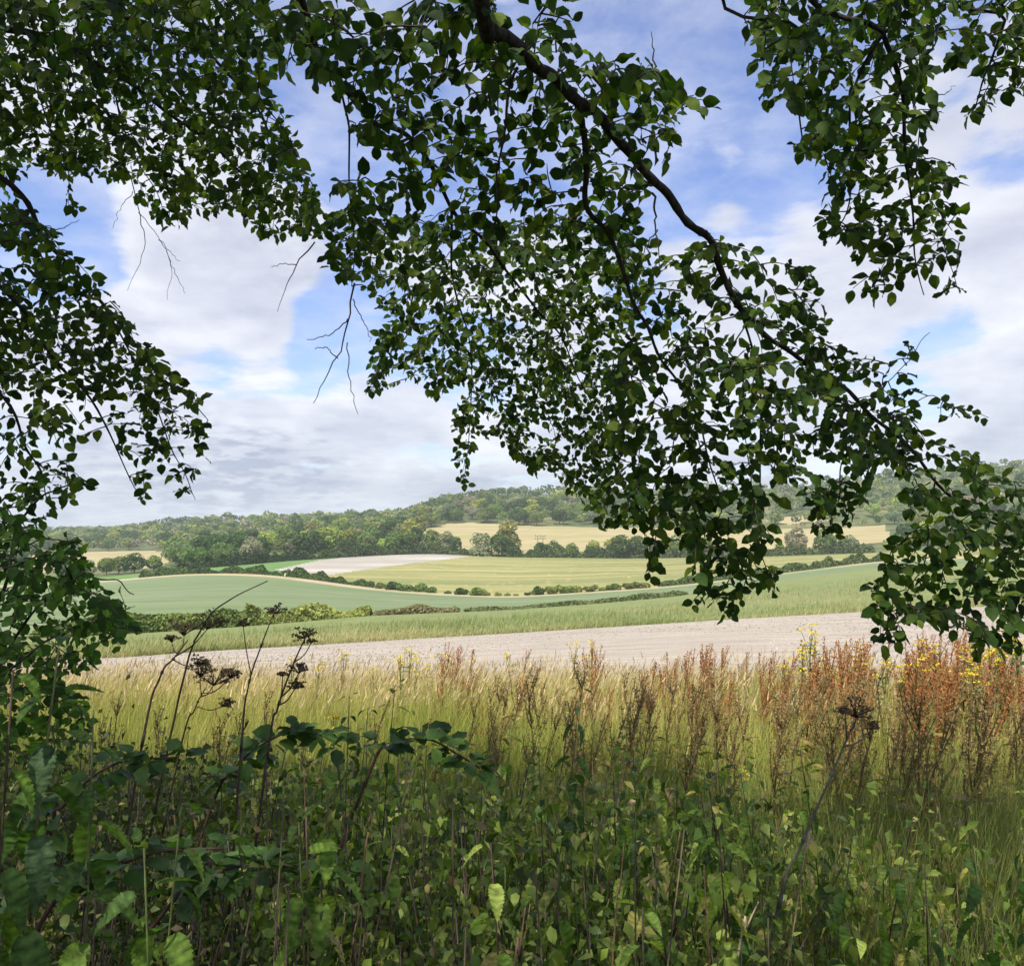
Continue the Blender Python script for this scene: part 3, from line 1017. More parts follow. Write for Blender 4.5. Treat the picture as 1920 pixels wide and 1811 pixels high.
# rough grass tussocks at the edge of the bare field
n = 30000
px = rng.uniform(-150, 2070, n)
t = rng.random(n) ** 2.2 * 0.5
P = between(f1, f2, px, t)
h = rng.uniform(0.25, 0.7, n) * (1 + 0.5 * lumps(P[:, 0] / 4, P[:, 1] / 4, 1.0, 61))
V, T = place(BLADE, P - [0, 0, 0.03], np.stack([0.2 + 0.3 * rng.normal(size=n), 0.3 * rng.normal(size=n), np.ones(n)], 1), rdir(n), np.abs(h), rng.uniform(0.03, 0.07, n))
f = np.clip(0.45 + 0.5 * lumps(P[:, 0] / 5, P[:, 1] / 5, 1.0, 62) + 0.25 * rng.normal(size=n) - t * 0.8, 0, 1)[:, None]
a = Acc()
a.add(V, T, np.repeat(np.array([0.20, 0.25, 0.08]) * (1 - f) + np.array([0.48, 0.41, 0.2]) * f, 5, 0))
obj('field_margin_grass', a.mesh('field_margin_grass', M_GRASS), kind='stuff', label='rough green and straw grass along the far edge of the bare field', cat='grass')

# ------------------------------------------------------------------ docks
SEED = (np.array([[-0.5, 0, 0], [0, -0.35, 0.25], [0.5, 0, 0], [0, 0.7, -0.1]]), np.array([[0, 1, 2], [0, 2, 3]]))
LONG = leaf_template(4, lambda t: 0.16 * math.sin(PI * min(1, max(0, t)) ** 0.8), 0, 0.3, 0.35)


def dock(seed, col1, col2, stemcol, dens=1.0, leaves=8):
    r = np.random.default_rng(seed)
    z = np.linspace(0, 1.0, 9)
    bend = r.normal(size=2) * 0.06
    P = np.stack([bend[0] * z ** 2 + 0.06 * z ** 2, bend[1] * z ** 2, z], 1)
    st, hd, lf = Acc(), Acc(), Acc()
    st.add(*tube(P, np.linspace(0.008, 0.003, 9), 4), stemcol)
    paths = [P[4:]]
    for k in range(r.integers(7, 12)):
        z0 = r.uniform(0.42, 0.84)
        b = np.array([np.interp(z0, z, P[:, i]) for i in range(3)])
        an = r.uniform(0, 2 * PI)
        ln = r.uniform(0.16, 0.34) * (1.25 - z0 * 0.6)
        o = np.array([math.cos(an), math.sin(an), 0])
        pa = smooth_path([b, b + o * ln * 0.2 + [0, 0, ln * 0.55], b + o * ln * 0.3 + [0.02, 0, ln]], 6)
        st.add(*tube(pa, np.linspace(0.004, 0.002, 6), 3), stemcol)
        paths.append(pa[1:])
    for pa in paths:
        L_ = np.linalg.norm(np.diff(pa, axis=0), axis=1).sum()
        m = max(6, int(L_ * 200 * dens))
        s = r.random(m)
        kk = s * (len(pa) - 1)
        i0 = np.minimum(kk.astype(int), len(pa) - 2)
        q = pa[i0] + (pa[i0 + 1] - pa[i0]) * (kk - i0)[:, None]
        q = q + r.normal(size=(m, 3)) * 0.014 * (1.1 - 0.6 * s)[:, None]
        V, T = place(SEED, q, unit(r.normal(size=(m, 3))), unit(r.normal(size=(m, 3))), r.uniform(0.008, 0.017, m))
        f = r.random((m, 1))
        hd.add(V, T, np.repeat(np.array(col1) * (1 - f) + np.array(col2) * f, 4, 0))
    m = leaves
    zz = r.uniform(0.03, 0.55, m)
    an = r.uniform(0, 2 * PI, m)
    q = np.stack([np.interp(zz, z, P[:, i]) for i in range(3)], 1)
    V, T = place(LONG, q, np.stack([np.cos(an), np.sin(an), r.uniform(-0.2, 0.9, m)], 1), np.stack([0 * an, 0 * an, 1 + 0 * an], 1) + 0.3 * r.normal(size=(m, 3)), r.uniform(0.08, 0.2, m))
    lf.add(V, T, np.repeat(np.array([0.14, 0.15, 0.04]) * r.uniform(0.6, 1.4, (m, 1)) + np.array([0.08, 0, 0]) * r.random((m, 1)), len(LONG[0]), 0))
    return st.mesh('stem', M_STEM), hd.mesh('seed_head', M_SEED), lf.mesh('leaves', M_WEED)


RUST = [dock(70 + k, (0.31, 0.105, 0.035), (0.49, 0.22, 0.075), (0.25, 0.15, 0.055), 0.9) for k in range(5)]
BROWN = [dock(90 + k, (0.22, 0.15, 0.055), (0.37, 0.25, 0.105), (0.17, 0.13, 0.055), 0.8, 14) for k in range(4)]


def place_dock(x, y, h, kind, label, group, tilt=0.0):
    st, hd, lf = (RUST if kind == 'rust' else BROWN)[rng.integers(len(RUST if kind == 'rust' else BROWN))]
    t = thing('dock_plant', label, 'dock', (x, y, float(zn(x, y)) - 0.02), random.uniform(0, 6.28), group, h)
    t.rotation_euler = (rng.normal() * 0.06, rng.normal() * 0.06 + 0.05, random.uniform(-0.5, 0.5))
    obj('stem', st, t)
    obj('seed_head', hd, t, kind='stuff')
    lo = obj('leaves', lf, t)
    lo['kind'] = 'stuff'


k = 0
while k < 245:
    px = rng.uniform(720, 2120)
    Y = rng.uniform(7.0, 12.0) - 2.0 * (px > 1450) * rng.random()
    if rng.random() > np.interp(px, [720, 930, 1080, 1300, 1950], [0.04, 0.25, 0.6, 1, 0.95]):
        continue
    near_rag = px > 1460
    place_dock((px - CX) / F * Y, Y, rng.uniform(0.55, 1.05) + 0.12 * (px > 1500), 'rust', 'rust-red dock in seed crowded among yellow ragwort' if near_rag else 'rust-red dock in seed among pale grass away from the ragwort crowd',
               'rust-red docks among ragwort' if near_rag else 'rust-red docks in pale grass')
    k += 1
for k in range(110):
    px = 1960 - 1060 * rng.random() ** 1.3
    Y = rng.uniform(4.3, 8.2)
    place_dock((px - CX) / F * Y, Y, rng.uniform(0.62, 0.95), 'brown', 'brownish green dock spire between the shade and the rust-red docks', 'brownish docks at the edge of the shade')
for k in range(26):
    px = rng.uniform(150, 930)
    Y = rng.uniform(5.0, 12.0)
    place_dock((px - CX) / F * Y, Y, rng.uniform(0.55, 0.8), 'brown', 'thin brown dock standing in the straw grass behind the nettles', 'thin docks in the straw grass')
for px, Y, h in ((1665, 3.7, 1.05), (1770, 3.9, 1.1), (1720, 4.3, 1.0), (1640, 4.5, 0.9), (1560, 4.4, 0.85)):
    place_dock((px - CX) / F * Y, Y, h, 'brown', 'tall dark brown dock standing in the shade beside lush grass', 'tall dark docks beside the lush grass')

# ------------------------------------------------------------------ ragwort
def ragwort(seed):
    r = np.random.default_rng(seed)
    st, fl, lf = Acc(), Acc(), Acc()
    z = np.linspace(0, 0.9, 7)
    P = np.stack([0.05 * z ** 2 * r.normal(), 0.05 * z ** 2 * r.normal(), z], 1)
    st.add(*tube(P, np.linspace(0.007, 0.004, 7), 4), (0.16, 0.17, 0.06))
    for k in range(6):
        b = P[r.integers(3, 7)]
        an = r.uniform(0, 6.28)
        e = b + np.array([math.cos(an) * 0.07, math.sin(an) * 0.07, 0]) * r.uniform(0.4, 1.2)
        e[2] = 0.9 + r.uniform(-0.1, 0.1)
        st.add(*tube(smooth_path([b, (b + e) / 2, e], 4), 0.003, 3), (0.18, 0.19, 0.06))
        m = 14
        a_ = r.uniform(0, 6.28, m)
        rr = 0.045 * np.sqrt(r.random(m))
        q = e + np.stack([np.cos(a_) * rr, np.sin(a_) * rr, r.normal(size=m) * 0.008], 1)
        V, T = place(SEED, q, np.stack([np.cos(a_), np.sin(a_), 0 * a_], 1), np.array([0, 0, 1.0]) + 0.5 * r.normal(size=(m, 3)), r.uniform(0.016, 0.027, m))
        fl.add(V, T, np.repeat(np.array([0.66, 0.52, 0.04]) * r.uniform(0.7, 1.1, (m, 1)), 4, 0))
    m = 26
    zz = r.uniform(0.1, 0.8, m)
    an = r.uniform(0, 6.28, m)
    q = np.stack([np.interp(zz, z, P[:, i]) for i in range(3)], 1)
    V, T = place(LONG, q, np.stack([np.cos(an), np.sin(an), r.uniform(0, 0.9, m)], 1), np.tile([0, 0, 1.0], (m, 1)) + 0.4 * r.normal(size=(m, 3)), r.uniform(0.06, 0.12, m))
    lf.add(V, T, np.repeat(np.array([0.15, 0.20, 0.06]) * r.uniform(0.7, 1.3, (m, 1)), len(LONG[0]), 0))
    return st.mesh('stem', M_STEM), fl.mesh('flower_head', M_FLOWER), lf.mesh('leaves', M_WEED)


RAG = [ragwort(130 + k) for k in range(5)]


def place_ragwort(px, row, Y, label, group=None, sc=None):
    top = W(px, row, Y)
    g = float(zn(top[0], Y))
    h = max(0.45, (top[2] - g) / 0.95) if sc is None else sc
    t = thing('ragwort_plant', label, 'ragwort', (top[0], Y, g - 0.02), random.uniform(0, 6.28), group, h)
    t.rotation_euler[0] = rng.normal() * 0.05
    if h > 1.25:
        t.scale = (1.1, 1.1, h)
    st, fl, lf = RAG[rng.integers(len(RAG))]
    obj('stem', st, t)
    obj('flower_head', fl, t, kind='stuff')
    lo = obj('leaves', lf, t)
    lo['kind'] = 'stuff'


for px, row, Y in [(548, 1232, 9.5), (590, 1238, 9.8), (640, 1222, 10), (700, 1250, 10), (752, 1222, 10), (766, 1214, 10.2), (780, 1238, 10), (830, 1228, 10.5), (805, 1250, 10),
                   (880, 1236, 11), (964, 1224, 11), (1075, 1208, 11), (1105, 1205, 11)]:
    place_ragwort(px, row, Y, 'yellow ragwort standing in the straw grass against the bare field', 'ragworts in the straw grass')
for px, row, Y in [(1500, 1208, 9), (1520, 1178, 9), (1528, 1196, 9.2), (1510, 1230, 8.6), (1600, 1212, 8.5), (1625, 1230, 8), (1560, 1245, 8), (1740, 1200, 8), (1760, 1218, 7.6), (1790, 1210, 7.5), (1810, 1205, 7.8),
                   (1800, 1235, 7), (1850, 1208, 7.4), (1880, 1225, 7), (1905, 1175, 7.5), (1915, 1195, 7.2), (1830, 1250, 6.6), (1720, 1225, 7.4), (1690, 1245, 7), (1865, 1190, 8), (1475, 1240, 8.4), (1660, 1235, 7.6)]:
    place_ragwort(px, row, Y, 'yellow ragwort crowded among the rust-red docks', 'ragworts among the docks')
for px, row, Y in [(1600, 1462, 4.6), (1385, 1435, 5.2), (1690, 1500, 4.2), (630, 1335, 6.0), (1580, 1490, 4.6)]:
    place_ragwort(px, row, Y, 'short ragwort with few yellow heads low in the shaded grass', 'short ragworts in the shade')

# ------------------------------------------------------------------ nettles
NL = [leaf_template(24, lambda t: 0.58 * (max(t, 1e-6) ** 0.5) * (1 - t) ** 0.95, 0.14, f_, c_, w_) for f_, c_, w_ in ((0.35, 0.35, 0.06), (0.6, 0.2, 0.05), (0.2, 0.6, 0.08))]
NCOL = {'green': (0.13, 0.205, 0.032), 'dark': (0.06, 0.11, 0.024), 'pale': (0.26, 0.32, 0.065), 'yellow': (0.34, 0.32, 0.08), 'straw': (0.42, 0.33, 0.17), 'blue': (0.06, 0.10, 0.042)}
NMESH = {}
for nm, c in NCOL.items():
    for i, tp in enumerate(NL):
        a = Acc()
        v, tt = tp
        edge = np.abs(v[:, 0]) / 0.3
        rib = np.where(np.abs(v[:, 0]) < 1e-6, 1.3, 1.0) * np.where(((np.arange(len(v)) % 25) // 2) % 2 == 0, 0.84, 1.12)
        a.add(v, tt, np.array(c)[None] * ((0.85 + 0.25 * edge) * rib)[:, None])
        NMESH[nm, i] = a.mesh('leaf', M_NETTLE, smooth=True)


def nettle(px, row, Y, leaf, label, group=None, tones=('green', 'green', 'dark', 'pale'), lean=None, low=0.25, gap=0.085, stemcol=None, name='nettle', cat='nettle', old=0.15):
    top = W(px, row, Y)
    lean = rng.normal(size=2) * 0.08 if lean is None else lean
    bx, by = top[0] - lean[0], Y - lean[1]
    g = float(zn(bx, by)) - 0.03
    t = thing(name, label, cat, (bx, by, g), 0, group)
    H = top[2] - g
    P = smooth_path(np.array([[0, 0, 0], [lean[0] * 0.25, lean[1] * 0.25, H * 0.4], [lean[0] * 0.6, lean[1] * 0.6, H * 0.75], [lean[0], lean[1], H]]), 10)
    if stemcol is None:
        stemcol = random.choice([(0.07, 0.045, 0.03), (0.12, 0.13, 0.05), (0.13, 0.12, 0.05), (0.10, 0.13, 0.04)])
    a = Acc()
    a.add(*tube(P, np.linspace(0.0027, 0.0012, 10), 5), stemcol)
    obj('stem', a.mesh('stem', M_STEM), t)
    nk = max(3, int(H * (1 - low) / gap))
    a0 = rng.uniform(0, 6.28)
    for k in range(nk + 1):
        s = low + (1 - low) * k / nk
        q = np.array([np.interp(s, np.linspace(0, 1, 10), P[:, i]) for i in range(3)])
        for side in (0, 1):
            if rng.random() < 0.12:
                continue
            an = a0 + k * PI / 2 + side * PI + rng.normal() * 0.3
            droop = rng.uniform(0.35, 1.5) if s < 0.93 else rng.uniform(-0.6, 0.5)
            ax = np.array([math.cos(an), math.sin(an), -droop])
            nr = np.array([0.25 * rng.normal(), 0.25 * rng.normal(), 1.0]) + 0.6 * np.array([math.cos(an), math.sin(an), 0]) * max(droop, 0)
            sz = leaf * rng.uniform(0.75, 1.15) * np.interp(s, [0, 0.5, 0.85, 1], [0.9, 1.05, 0.85, 0.4])
            tone = random.choice(tones)
            if rng.random() < old * (1.6 - 1.5 * s):
                tone = random.choice(('yellow', 'straw', 'pale'))
            o = bpy.data.objects.new('leaf', NMESH[tone, int(rng.integers(3))])
            COL.objects.link(o)
            o.parent = t
            o.matrix_local = leaf_matrix(q + 0.012 * unit(ax), ax, nr, sz)
    return t


NET = [
    (1088, 1290, 2.7, 0.085, 'tall dark nettle standing clear above the shaded grass', ('dark', 'blue'), (0.10, 0.2)),
    (740, 1292, 2.5, 0.075, 'tall dark nettle whose tip shows against the straw grass', ('dark', 'dark', 'green'), (0.05, 0.1)),
    (655, 1305, 2.3, 0.062, 'bushy dark nettle crowded with leaves beside the hogweed stalks', ('dark', 'blue'), (0.0, 0.1)),
    (690, 1330, 2.35, 0.06, 'small dark nettle leaning on the bushy one', ('dark', 'dark'), (0.05, 0.1)),
    (1225, 1385, 2.5, 0.08, 'nettle with paired drooping leaves behind the leaning hogweed stem', ('green', 'dark', 'pale'), (0.0, 0.1)),
    (920, 1580, 1.25, 0.085, 'nettle with long pale drooping leaves and one straw-dry leaf', ('pale', 'green', 'straw'), (-0.05, 0.0)),
    (1050, 1560, 1.6, 0.085, 'nettle with yellowing upright leaves in the shade', ('pale', 'green', 'yellow'), (0.02, 0.0)),
    (1310, 1490, 2.1, 0.075, 'nettle on a thin dark red stem with pale leaves', ('pale', 'green'), (0.05, 0.1)),
    (1205, 1700, 1.2, 0.085, 'nettle with broad yellow-blotched leaves at the bottom of the bank', ('pale', 'yellow', 'green'), (0.0, 0.0)),
    (620, 1440, 1.35, 0.10, 'nettle with large smooth green leaves between the hogweed and bramble', ('green', 'green', 'pale'), (0.05, 0.0)),
    (560, 1540, 1.3, 0.085, 'nettle with twisted green leaves below the bramble cane', ('green', 'dark', 'pale'), (-0.04, 0.0)),
    (340, 1510, 1.1, 0.10, 'large-leaved nettle with hanging leaves over the dark bramble', ('green', 'green', 'dark'), (0.06, 0.0)),
    (270, 1590, 1.05, 0.10, 'nettle with broad hanging leaves and a withered tip', ('green', 'dark', 'green'), (-0.05, 0.0)),
    (110, 1215, 1.0, 0.09, 'tall close nettle with very large dark leaves beside the shrub', ('dark', 'blue', 'dark'), (0.06, 0.05)),
    (25, 1255, 0.95, 0.09, 'tall nettle with broad dark leaves at the shrub foot', ('dark', 'green', 'dark'), (0.02, 0.02)),
    (175, 1330, 1.2, 0.085, 'nettle with narrow dangling leaves next to the tall close one', ('dark', 'green', 'dark'), (0.0, 0.0)),
    (1610, 1760, 1.3, 0.08, 'light green nettle at the foot of the dark docks', ('pale', 'green'), (0.0, 0.0)),
    (1440, 1720, 1.3, 0.08, 'nettle with arching light green leaves by the dry straw stem', ('pale', 'green'), (0.0, 0.0)),
]
for px, row, Y, lf, lab, tones, lean in NET:
    nettle(px, row, Y, lf, lab, None, tones, np.array(lean), low=0.5 if Y < 1.0 else 0.3, gap=0.065, old=0.04 if Y < 1.15 else 0.15)
for k, px in enumerate((430, 545, 600, 800, 850, 905, 960, 1010, 1150, 1190, 1270, 1345, 1420, 1500)):
    Y = rng.uniform(2.2, 3.1)
    nettle(px, rng.uniform(1345, 1450), Y, rng.uniform(0.05, 0.07), 'thin dark nettle spire rising above the crowded nettle leaves', 'nettle spires above the bank', ('dark', 'green', 'dark'), low=0.45, gap=0.07)
k = 0
while k < 92:
    px = rng.uniform(-40, 1960) if k < 74 else rng.uniform(1150, 1940)
    Y = rng.uniform(1.5, 3.6)
    row = rng.uniform(1390, 1680) + (px > 1400) * rng.uniform(60, 130)
    top = W(px, row, Y)
    if not (0.45 if px > 1300 else 0.75) < top[2] < 1.25:
        continue
    if px < 450 and rng.random() < 0.5:
        continue
    tones, what = [(('green', 'green', 'dark', 'pale'), 'mid green'), (('dark', 'green', 'dark'), 'dark green'), (('pale', 'green', 'yellow'), 'pale yellowing')][int(rng.integers(3))]
    nettle(px, row, Y, rng.uniform(0.06, 0.085), 'stinging nettle with %s toothed leaves in the shaded bank' % what, '%s nettles of the shaded bank' % what, tones, gap=0.075)
    k += 1

# ------------------------------------------------------------------ hogweed and dry stalks
def to_ground(p0, p1):
    """carry the line p1 -> p0 on down to the ground, bending to the vertical if it runs too far"""
    d = unit(p0 - p1)
    d = unit(d * np.array([0.6, 0.6, 1.0]))
    d[2] = min(d[2], -0.6)
    f = p0.copy()
    for _ in range(3):
        k = (p0[2] - float(zn(f[0], f[1])) + 0.03) / -d[2]
        f = p0 + d * k
    return f


def umbel_acc(r, c, up, size, m=18):
    size = size * 0.95
    rays, seeds = Acc(), Acc()
    up = unit(np.asarray(up, float))
    for k in range(m):
        d = unit(up * 0.95 + r.normal(size=3) * np.array([0.75, 0.75, 0.3]))
        e = c + d * size * r.uniform(0.7, 1.1)
        rays.add(*tube(np.stack([c, (c + e) / 2 + up * size * 0.06, e]), [0.0015, 0.0012, 0.001], 3), (0.05, 0.035, 0.022))
        q = e + r.normal(size=(9, 3)) * size * np.array([0.16, 0.16, 0.05])
        V, T = place(SEED, q, unit(r.normal(size=(9, 3))), unit(r.normal(size=(9, 3))), r.uniform(0.004, 0.0075, 9))
        seeds.add(V, T, np.repeat(np.array([0.12, 0.09, 0.05]) * r.uniform(0.5, 1.8, (9, 1)), 4, 0))
    return rays, seeds


def hogweed(label, pts, Y, heads, r0=0.007, seed=0, col=(0.075, 0.05, 0.035)):
    """pts: stalk in photograph pixels, foot first; heads: (px, row, size, start fraction)"""
    r = np.random.default_rng(seed)
    P = np.array([W(p[0], p[1], Y + (p[2] if len(p) > 2 else 0)) for p in pts])
    foot = to_ground(P[0], P[1])
    P = np.concatenate([[foot], P])
    S = smooth_path(P, 24)
    base = S[0]
    t = thing('hogweed', label, 'hogweed', tuple(base))
    a = Acc()
    a.add(*tube(S, np.linspace(r0, r0 * 0.4, 24) * 0.55, 6), col)
    for q in (6, 12, 17):
        a.add(*tube(S[q:q + 2] * np.array([[1, 1, 1]]) * 0.5 + S[q] * 0.5, r0 * 0.6, 6), col)
    obj('stem', a.mesh('stem', M_STEM, base), t)
    for px, row, size, fr in heads:
        c = W(px, row, Y + r.normal() * 0.05)
        b = S[int(fr * 23)]
        br = Acc()
        br.add(*tube(smooth_path([b, b * 0.45 + c * 0.55 + [0, 0, -0.01], c], 7), np.linspace(r0 * 0.32, 0.0012, 7), 4), col)
        bo = obj('branch', br.mesh('branch', M_STEM, base), t)
        ra, se = umbel_acc(r, c, unit(c - b) + [0, 0, 0.6], size)
        u = obj('umbel', ra.mesh('umbel', M_STEM, base), t)
        obj('seeds', se.mesh('seeds', M_SEED, base), u, kind='stuff')
    return t


hogweed('dead hogweed with broad dark seed umbels leaning over the straw grass', [(262, 1420), (300, 1270), (325, 1235), (352, 1200)], 2.3,
        [(345, 1192, 0.055, 0.95), (388, 1180, 0.05, 0.8), (322, 1204, 0.02, 0.85), (370, 1245, 0.03, 0.75)], 0.0075, 1)
hogweed('dead hogweed with drooping umbels beside the leaning one', [(330, 1440), (365, 1330), (385, 1290)], 2.4,
        [(400, 1285, 0.06, 0.95), (432, 1270, 0.03, 0.85), (375, 1268, 0.04, 0.9), (415, 1325, 0.03, 0.7)], 0.006, 2)
hogweed('tall straight bare hogweed stalk with a small ragged top', [(450, 1430), (465, 1290), (490, 1210), (517, 1140)], 2.2, [(514, 1150, 0.03, 0.97), (456, 1175, 0.015, 0.6)], 0.006, 3)
hogweed('dark hogweed stalk with stepped side umbels near the bushy nettle', [(498, 1440), (520, 1330), (548, 1250), (574, 1192)], 2.2,
        [(572, 1196, 0.03, 0.97), (560, 1262, 0.028, 0.6), (552, 1292, 0.026, 0.55), (530, 1268, 0.014, 0.6), (584, 1205, 0.012, 0.8)], 0.0075, 4)
hogweed('stout grey hogweed stem leaning among the docks with a dark umbel', [(1455, 1720), (1500, 1590), (1560, 1450), (1602, 1352)], 2.0,
        [(1605, 1345, 0.045, 0.98), (1632, 1368, 0.02, 0.9), (1585, 1338, 0.015, 0.92)], 0.0085, 5, (0.12, 0.115, 0.08))
# arching whip and dry straws
def stalk(name, label, cat, pts, Y, r0, col, group=None):
    P = np.array([W(p[0], p[1], Y) for p in pts])
    foot = to_ground(P[0], P[1])
    S = smooth_path(np.concatenate([[foot], P]), 16)
    a = Acc()
    a.add(*tube(S, np.linspace(r0, r0 * 0.4, 16), 5), col)
    obj(name, a.mesh(name, M_STEM, S[0]), None, tuple(S[0]), label=label, cat=cat, group=group)


stalk('grass_stalk', 'single thin arching stalk in front of the green field', 'stalk', [(330, 1330), (380, 1175), (430, 1125), (502, 1089)], 2.6, 0.004, (0.07, 0.06, 0.03))
stalk('dry_stem', 'pale dry straw stem slanting up by the arching nettle', 'stem', [(1380, 1811), (1400, 1740), (1422, 1690)], 1.6, 0.003, (0.45, 0.36, 0.22))
for px, row, Y, dx in [(705, 1480, 1.6, 30), (1170, 1580, 1.5, 20), (1275, 1560, 2.0, 40), (985, 1700, 1.2, 30), (440, 1700, 1.3, 60), (1320, 1620, 1.5, -10), (1545, 1600, 2.2, 20), (570, 1440, 1.5, -6)]:
    stalk('dry_stem', 'thin dead brown stem among the nettle leaves', 'stem', [(px - dx, row + 200), (px - dx * 0.4, row + 90), (px, row)], Y, 0.0024, (0.16, 0.10, 0.06), 'dead stems among the nettles')

# ------------------------------------------------------------------ bramble canes
BR = leaf_template(6, lambda t: 0.38 * math.sin(PI * t ** 0.8) ** 0.8 if 0 < t < 1 else 0, 0.12, 0.2, 0.2, 0.1)


def bramble(label, pts, Y, leaf, seed, group=None):
    r = np.random.default_rng(seed)
    P = np.array([W(p[0], p[1], Y + (p[2] if len(p) > 2 else 0)) for p in pts])
    foot = to_ground(P[0], P[1])
    S = smooth_path(np.concatenate([[foot], P]), 30)
    base = S[0]
    t = thing('bramble_cane', label, 'bramble', tuple(base), 0, group)
    a = Acc()
    a.add(*tube(S, np.linspace(0.0045, 0.002, 30), 5), (0.08, 0.04, 0.03))
    obj('cane', a.mesh('cane', M_STEM, base), t)
    for k in range(8, 30):
        for lf in range(3):
            an = r.uniform(0, 6.28)
            ax = unit(np.array([math.cos(an), math.sin(an) * 0.6, r.uniform(-0.5, 0.5)]))
            pos = S[k] + ax * 0.02
            o = bpy.data.objects.new('leaf', BRM[int(r.integers(3))])
            COL.objects.link(o)
            o.parent = t
            o.matrix_local = leaf_matrix(pos - base, ax, np.array([0.4 * r.normal(), -0.3 + 0.4 * r.normal(), 1.0]), leaf * r.uniform(0.7, 1.2))


BRM = []
for c in ((0.06, 0.125, 0.022), (0.10, 0.18, 0.03), (0.045, 0.09, 0.02)):
    a = Acc()
    a.add(*BR, c)
    BRM.append(a.mesh('leaf', M_WEED, smooth=True))
bramble('leafy bramble cane arching over the meadow grass by the tall nettle', [(680, 1480), (730, 1400), (800, 1385), (860, 1415), (900, 1440)], 2.2, 0.05, 1)
bramble('bramble cane with fresh green leaves under the hogweed stalks', [(380, 1560), (440, 1440), (520, 1380), (580, 1370), (640, 1400)], 2.4, 0.055, 2)
bramble('dark bramble cane trailing across the bottom of the bank', [(40, 1790), (150, 1670), (280, 1600), (420, 1590)], 1.4, 0.04, 3)
bramble('bramble cane crossing behind the large-leaved nettle', [(300, 1720), (400, 1640), (500, 1620), (640, 1640)], 1.6, 0.042, 4)
bramble('bramble cane reaching up behind the narrow-leaved nettle', [(60, 1640), (130, 1500), (220, 1430), (330, 1420)], 1.9, 0.045, 5)

# ------------------------------------------------------------------ undergrowth mass
SM = leaf_template(3, lambda t: 0.34 * math.sin(PI * t ** 0.8) if 0 < t < 1 else 0, 0.1, 0.25, 0.25)


SM2 = (np.array([[0, 0, 0], [-0.3, 0.42, 0.08], [0.3, 0.42, 0.08], [0, 1, -0.15]]), np.array([[0, 2, 1], [1, 2, 3]]))


def undergrowth():
    a, st = Acc(), Acc()
    ns = 7500
    Y = 1.25 + 3.9 * rng.random(ns) ** 1.25
    U = rng.uniform(-0.75, 0.75, ns)
    X = U * (Y + 0.7)
    px = CX + X / Y * F
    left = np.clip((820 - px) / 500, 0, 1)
    # the height of the tangle: fuller to the left, low and gappy to the right
    tall = np.interp(px, [-300, 500, 900, 1250, 1500, 2200], [1.1, 1.05, 0.95, 0.85, 0.68, 0.58])
    hmax = (tall + 0.2 * lumps(X, Y, 3.2, 51)) * np.interp(Y, [1.0, 1.5, 3.0, 4.0, 5.5], [0.9, 1.0, 1.0, 0.6, 0.4])
    # nothing of the mass may stand higher than its silhouette against the meadow
    lim_row = np.interp(px, [-300, 100, 350, 700, 1000, 1400, 2200], [1370, 1385, 1420, 1425, 1450, 1500, 1520]) + 270 * rng.random(ns) ** 1.3 - 45
    zl = EYE[2] - (lim_row - HZ) / F * Y
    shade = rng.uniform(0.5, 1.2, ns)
    keep = rng.random(ns) < np.interp(px, [400, 850, 1150, 1500, 2000], [1.0, 0.85, 0.62, 0.42, 0.35])
    for i in np.where(keep)[0]:
        g = float(zn(X[i], Y[i]))
        h = min(hmax[i] * (0.45 + 0.7 * rng.random() ** 1.4), zl[i] - g)
        if h < 0.12:
            continue
        lean = rng.normal(size=2) * 0.16
        top = np.array([X[i] + lean[0], Y[i] + lean[1], g + h])
        b = np.array([X[i], Y[i], g - 0.02])
        m = int((10 + 18 * h + 14 * left[i]) * np.interp(Y[i], [1.3, 2.2], [1.5, 1.0]))
        s = rng.uniform(0.2, 1.0, m) ** 0.75
        q = b + (top - b) * s[:, None] + rng.normal(size=(m, 3)) * 0.055
        an = rng.uniform(0, 6.28, m)
        ax = np.stack([np.cos(an), np.sin(an), rng.uniform(-1.8, 0.4, m)], 1)
        nr = np.stack([0.8 * rng.normal(size=m), 0.8 * rng.normal(size=m) - 0.3, np.ones(m)], 1)
        sz = rng.uniform(0.016, 0.044, m) * (1.25 - 0.4 * left[i]) * np.clip(Y[i] / 2.5, 0.55, 1.2)
        tp = SM if Y[i] < 1.45 else SM2
        V, T = place(tp, q, ax, nr, sz)
        f = rng.random((m, 1))
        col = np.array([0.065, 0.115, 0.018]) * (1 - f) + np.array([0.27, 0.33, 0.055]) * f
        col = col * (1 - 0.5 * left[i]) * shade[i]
        ye = rng.random(m) < 0.025 * (1 - 0.6 * left[i])
        col[ye] = np.array([0.42, 0.38, 0.10]) * rng.uniform(0.6, 1.1, (ye.sum(), 1))
        dead = rng.random(m) < 0.045
        col[dead] = np.array([0.30, 0.22, 0.10]) * rng.uniform(0.5, 1.2, (dead.sum(), 1))
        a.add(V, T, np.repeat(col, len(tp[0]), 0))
        if rng.random() < 0.6:
            st.add(*tube(np.stack([b, (b + top) / 2 + np.append(rng.normal(size=2) * 0.02, 0), top]), [0.003, 0.0025, 0.0015], 3), np.array([0.10, 0.07, 0.045]) * rng.uniform(0.5, 1.6))
    print('undergrowth', a.tris(), st.tris())
    obj('undergrowth', a.mesh('undergrowth', M_WEED), kind='stuff', label='dark tangle of small weed and bramble leaves on the shaded bank', cat='undergrowth')
    obj('undergrowth_stems', st.mesh('undergrowth_stems', M_STEM), kind='stuff', label='thin brown stems of the tangled weeds', cat='undergrowth')


undergrowth()

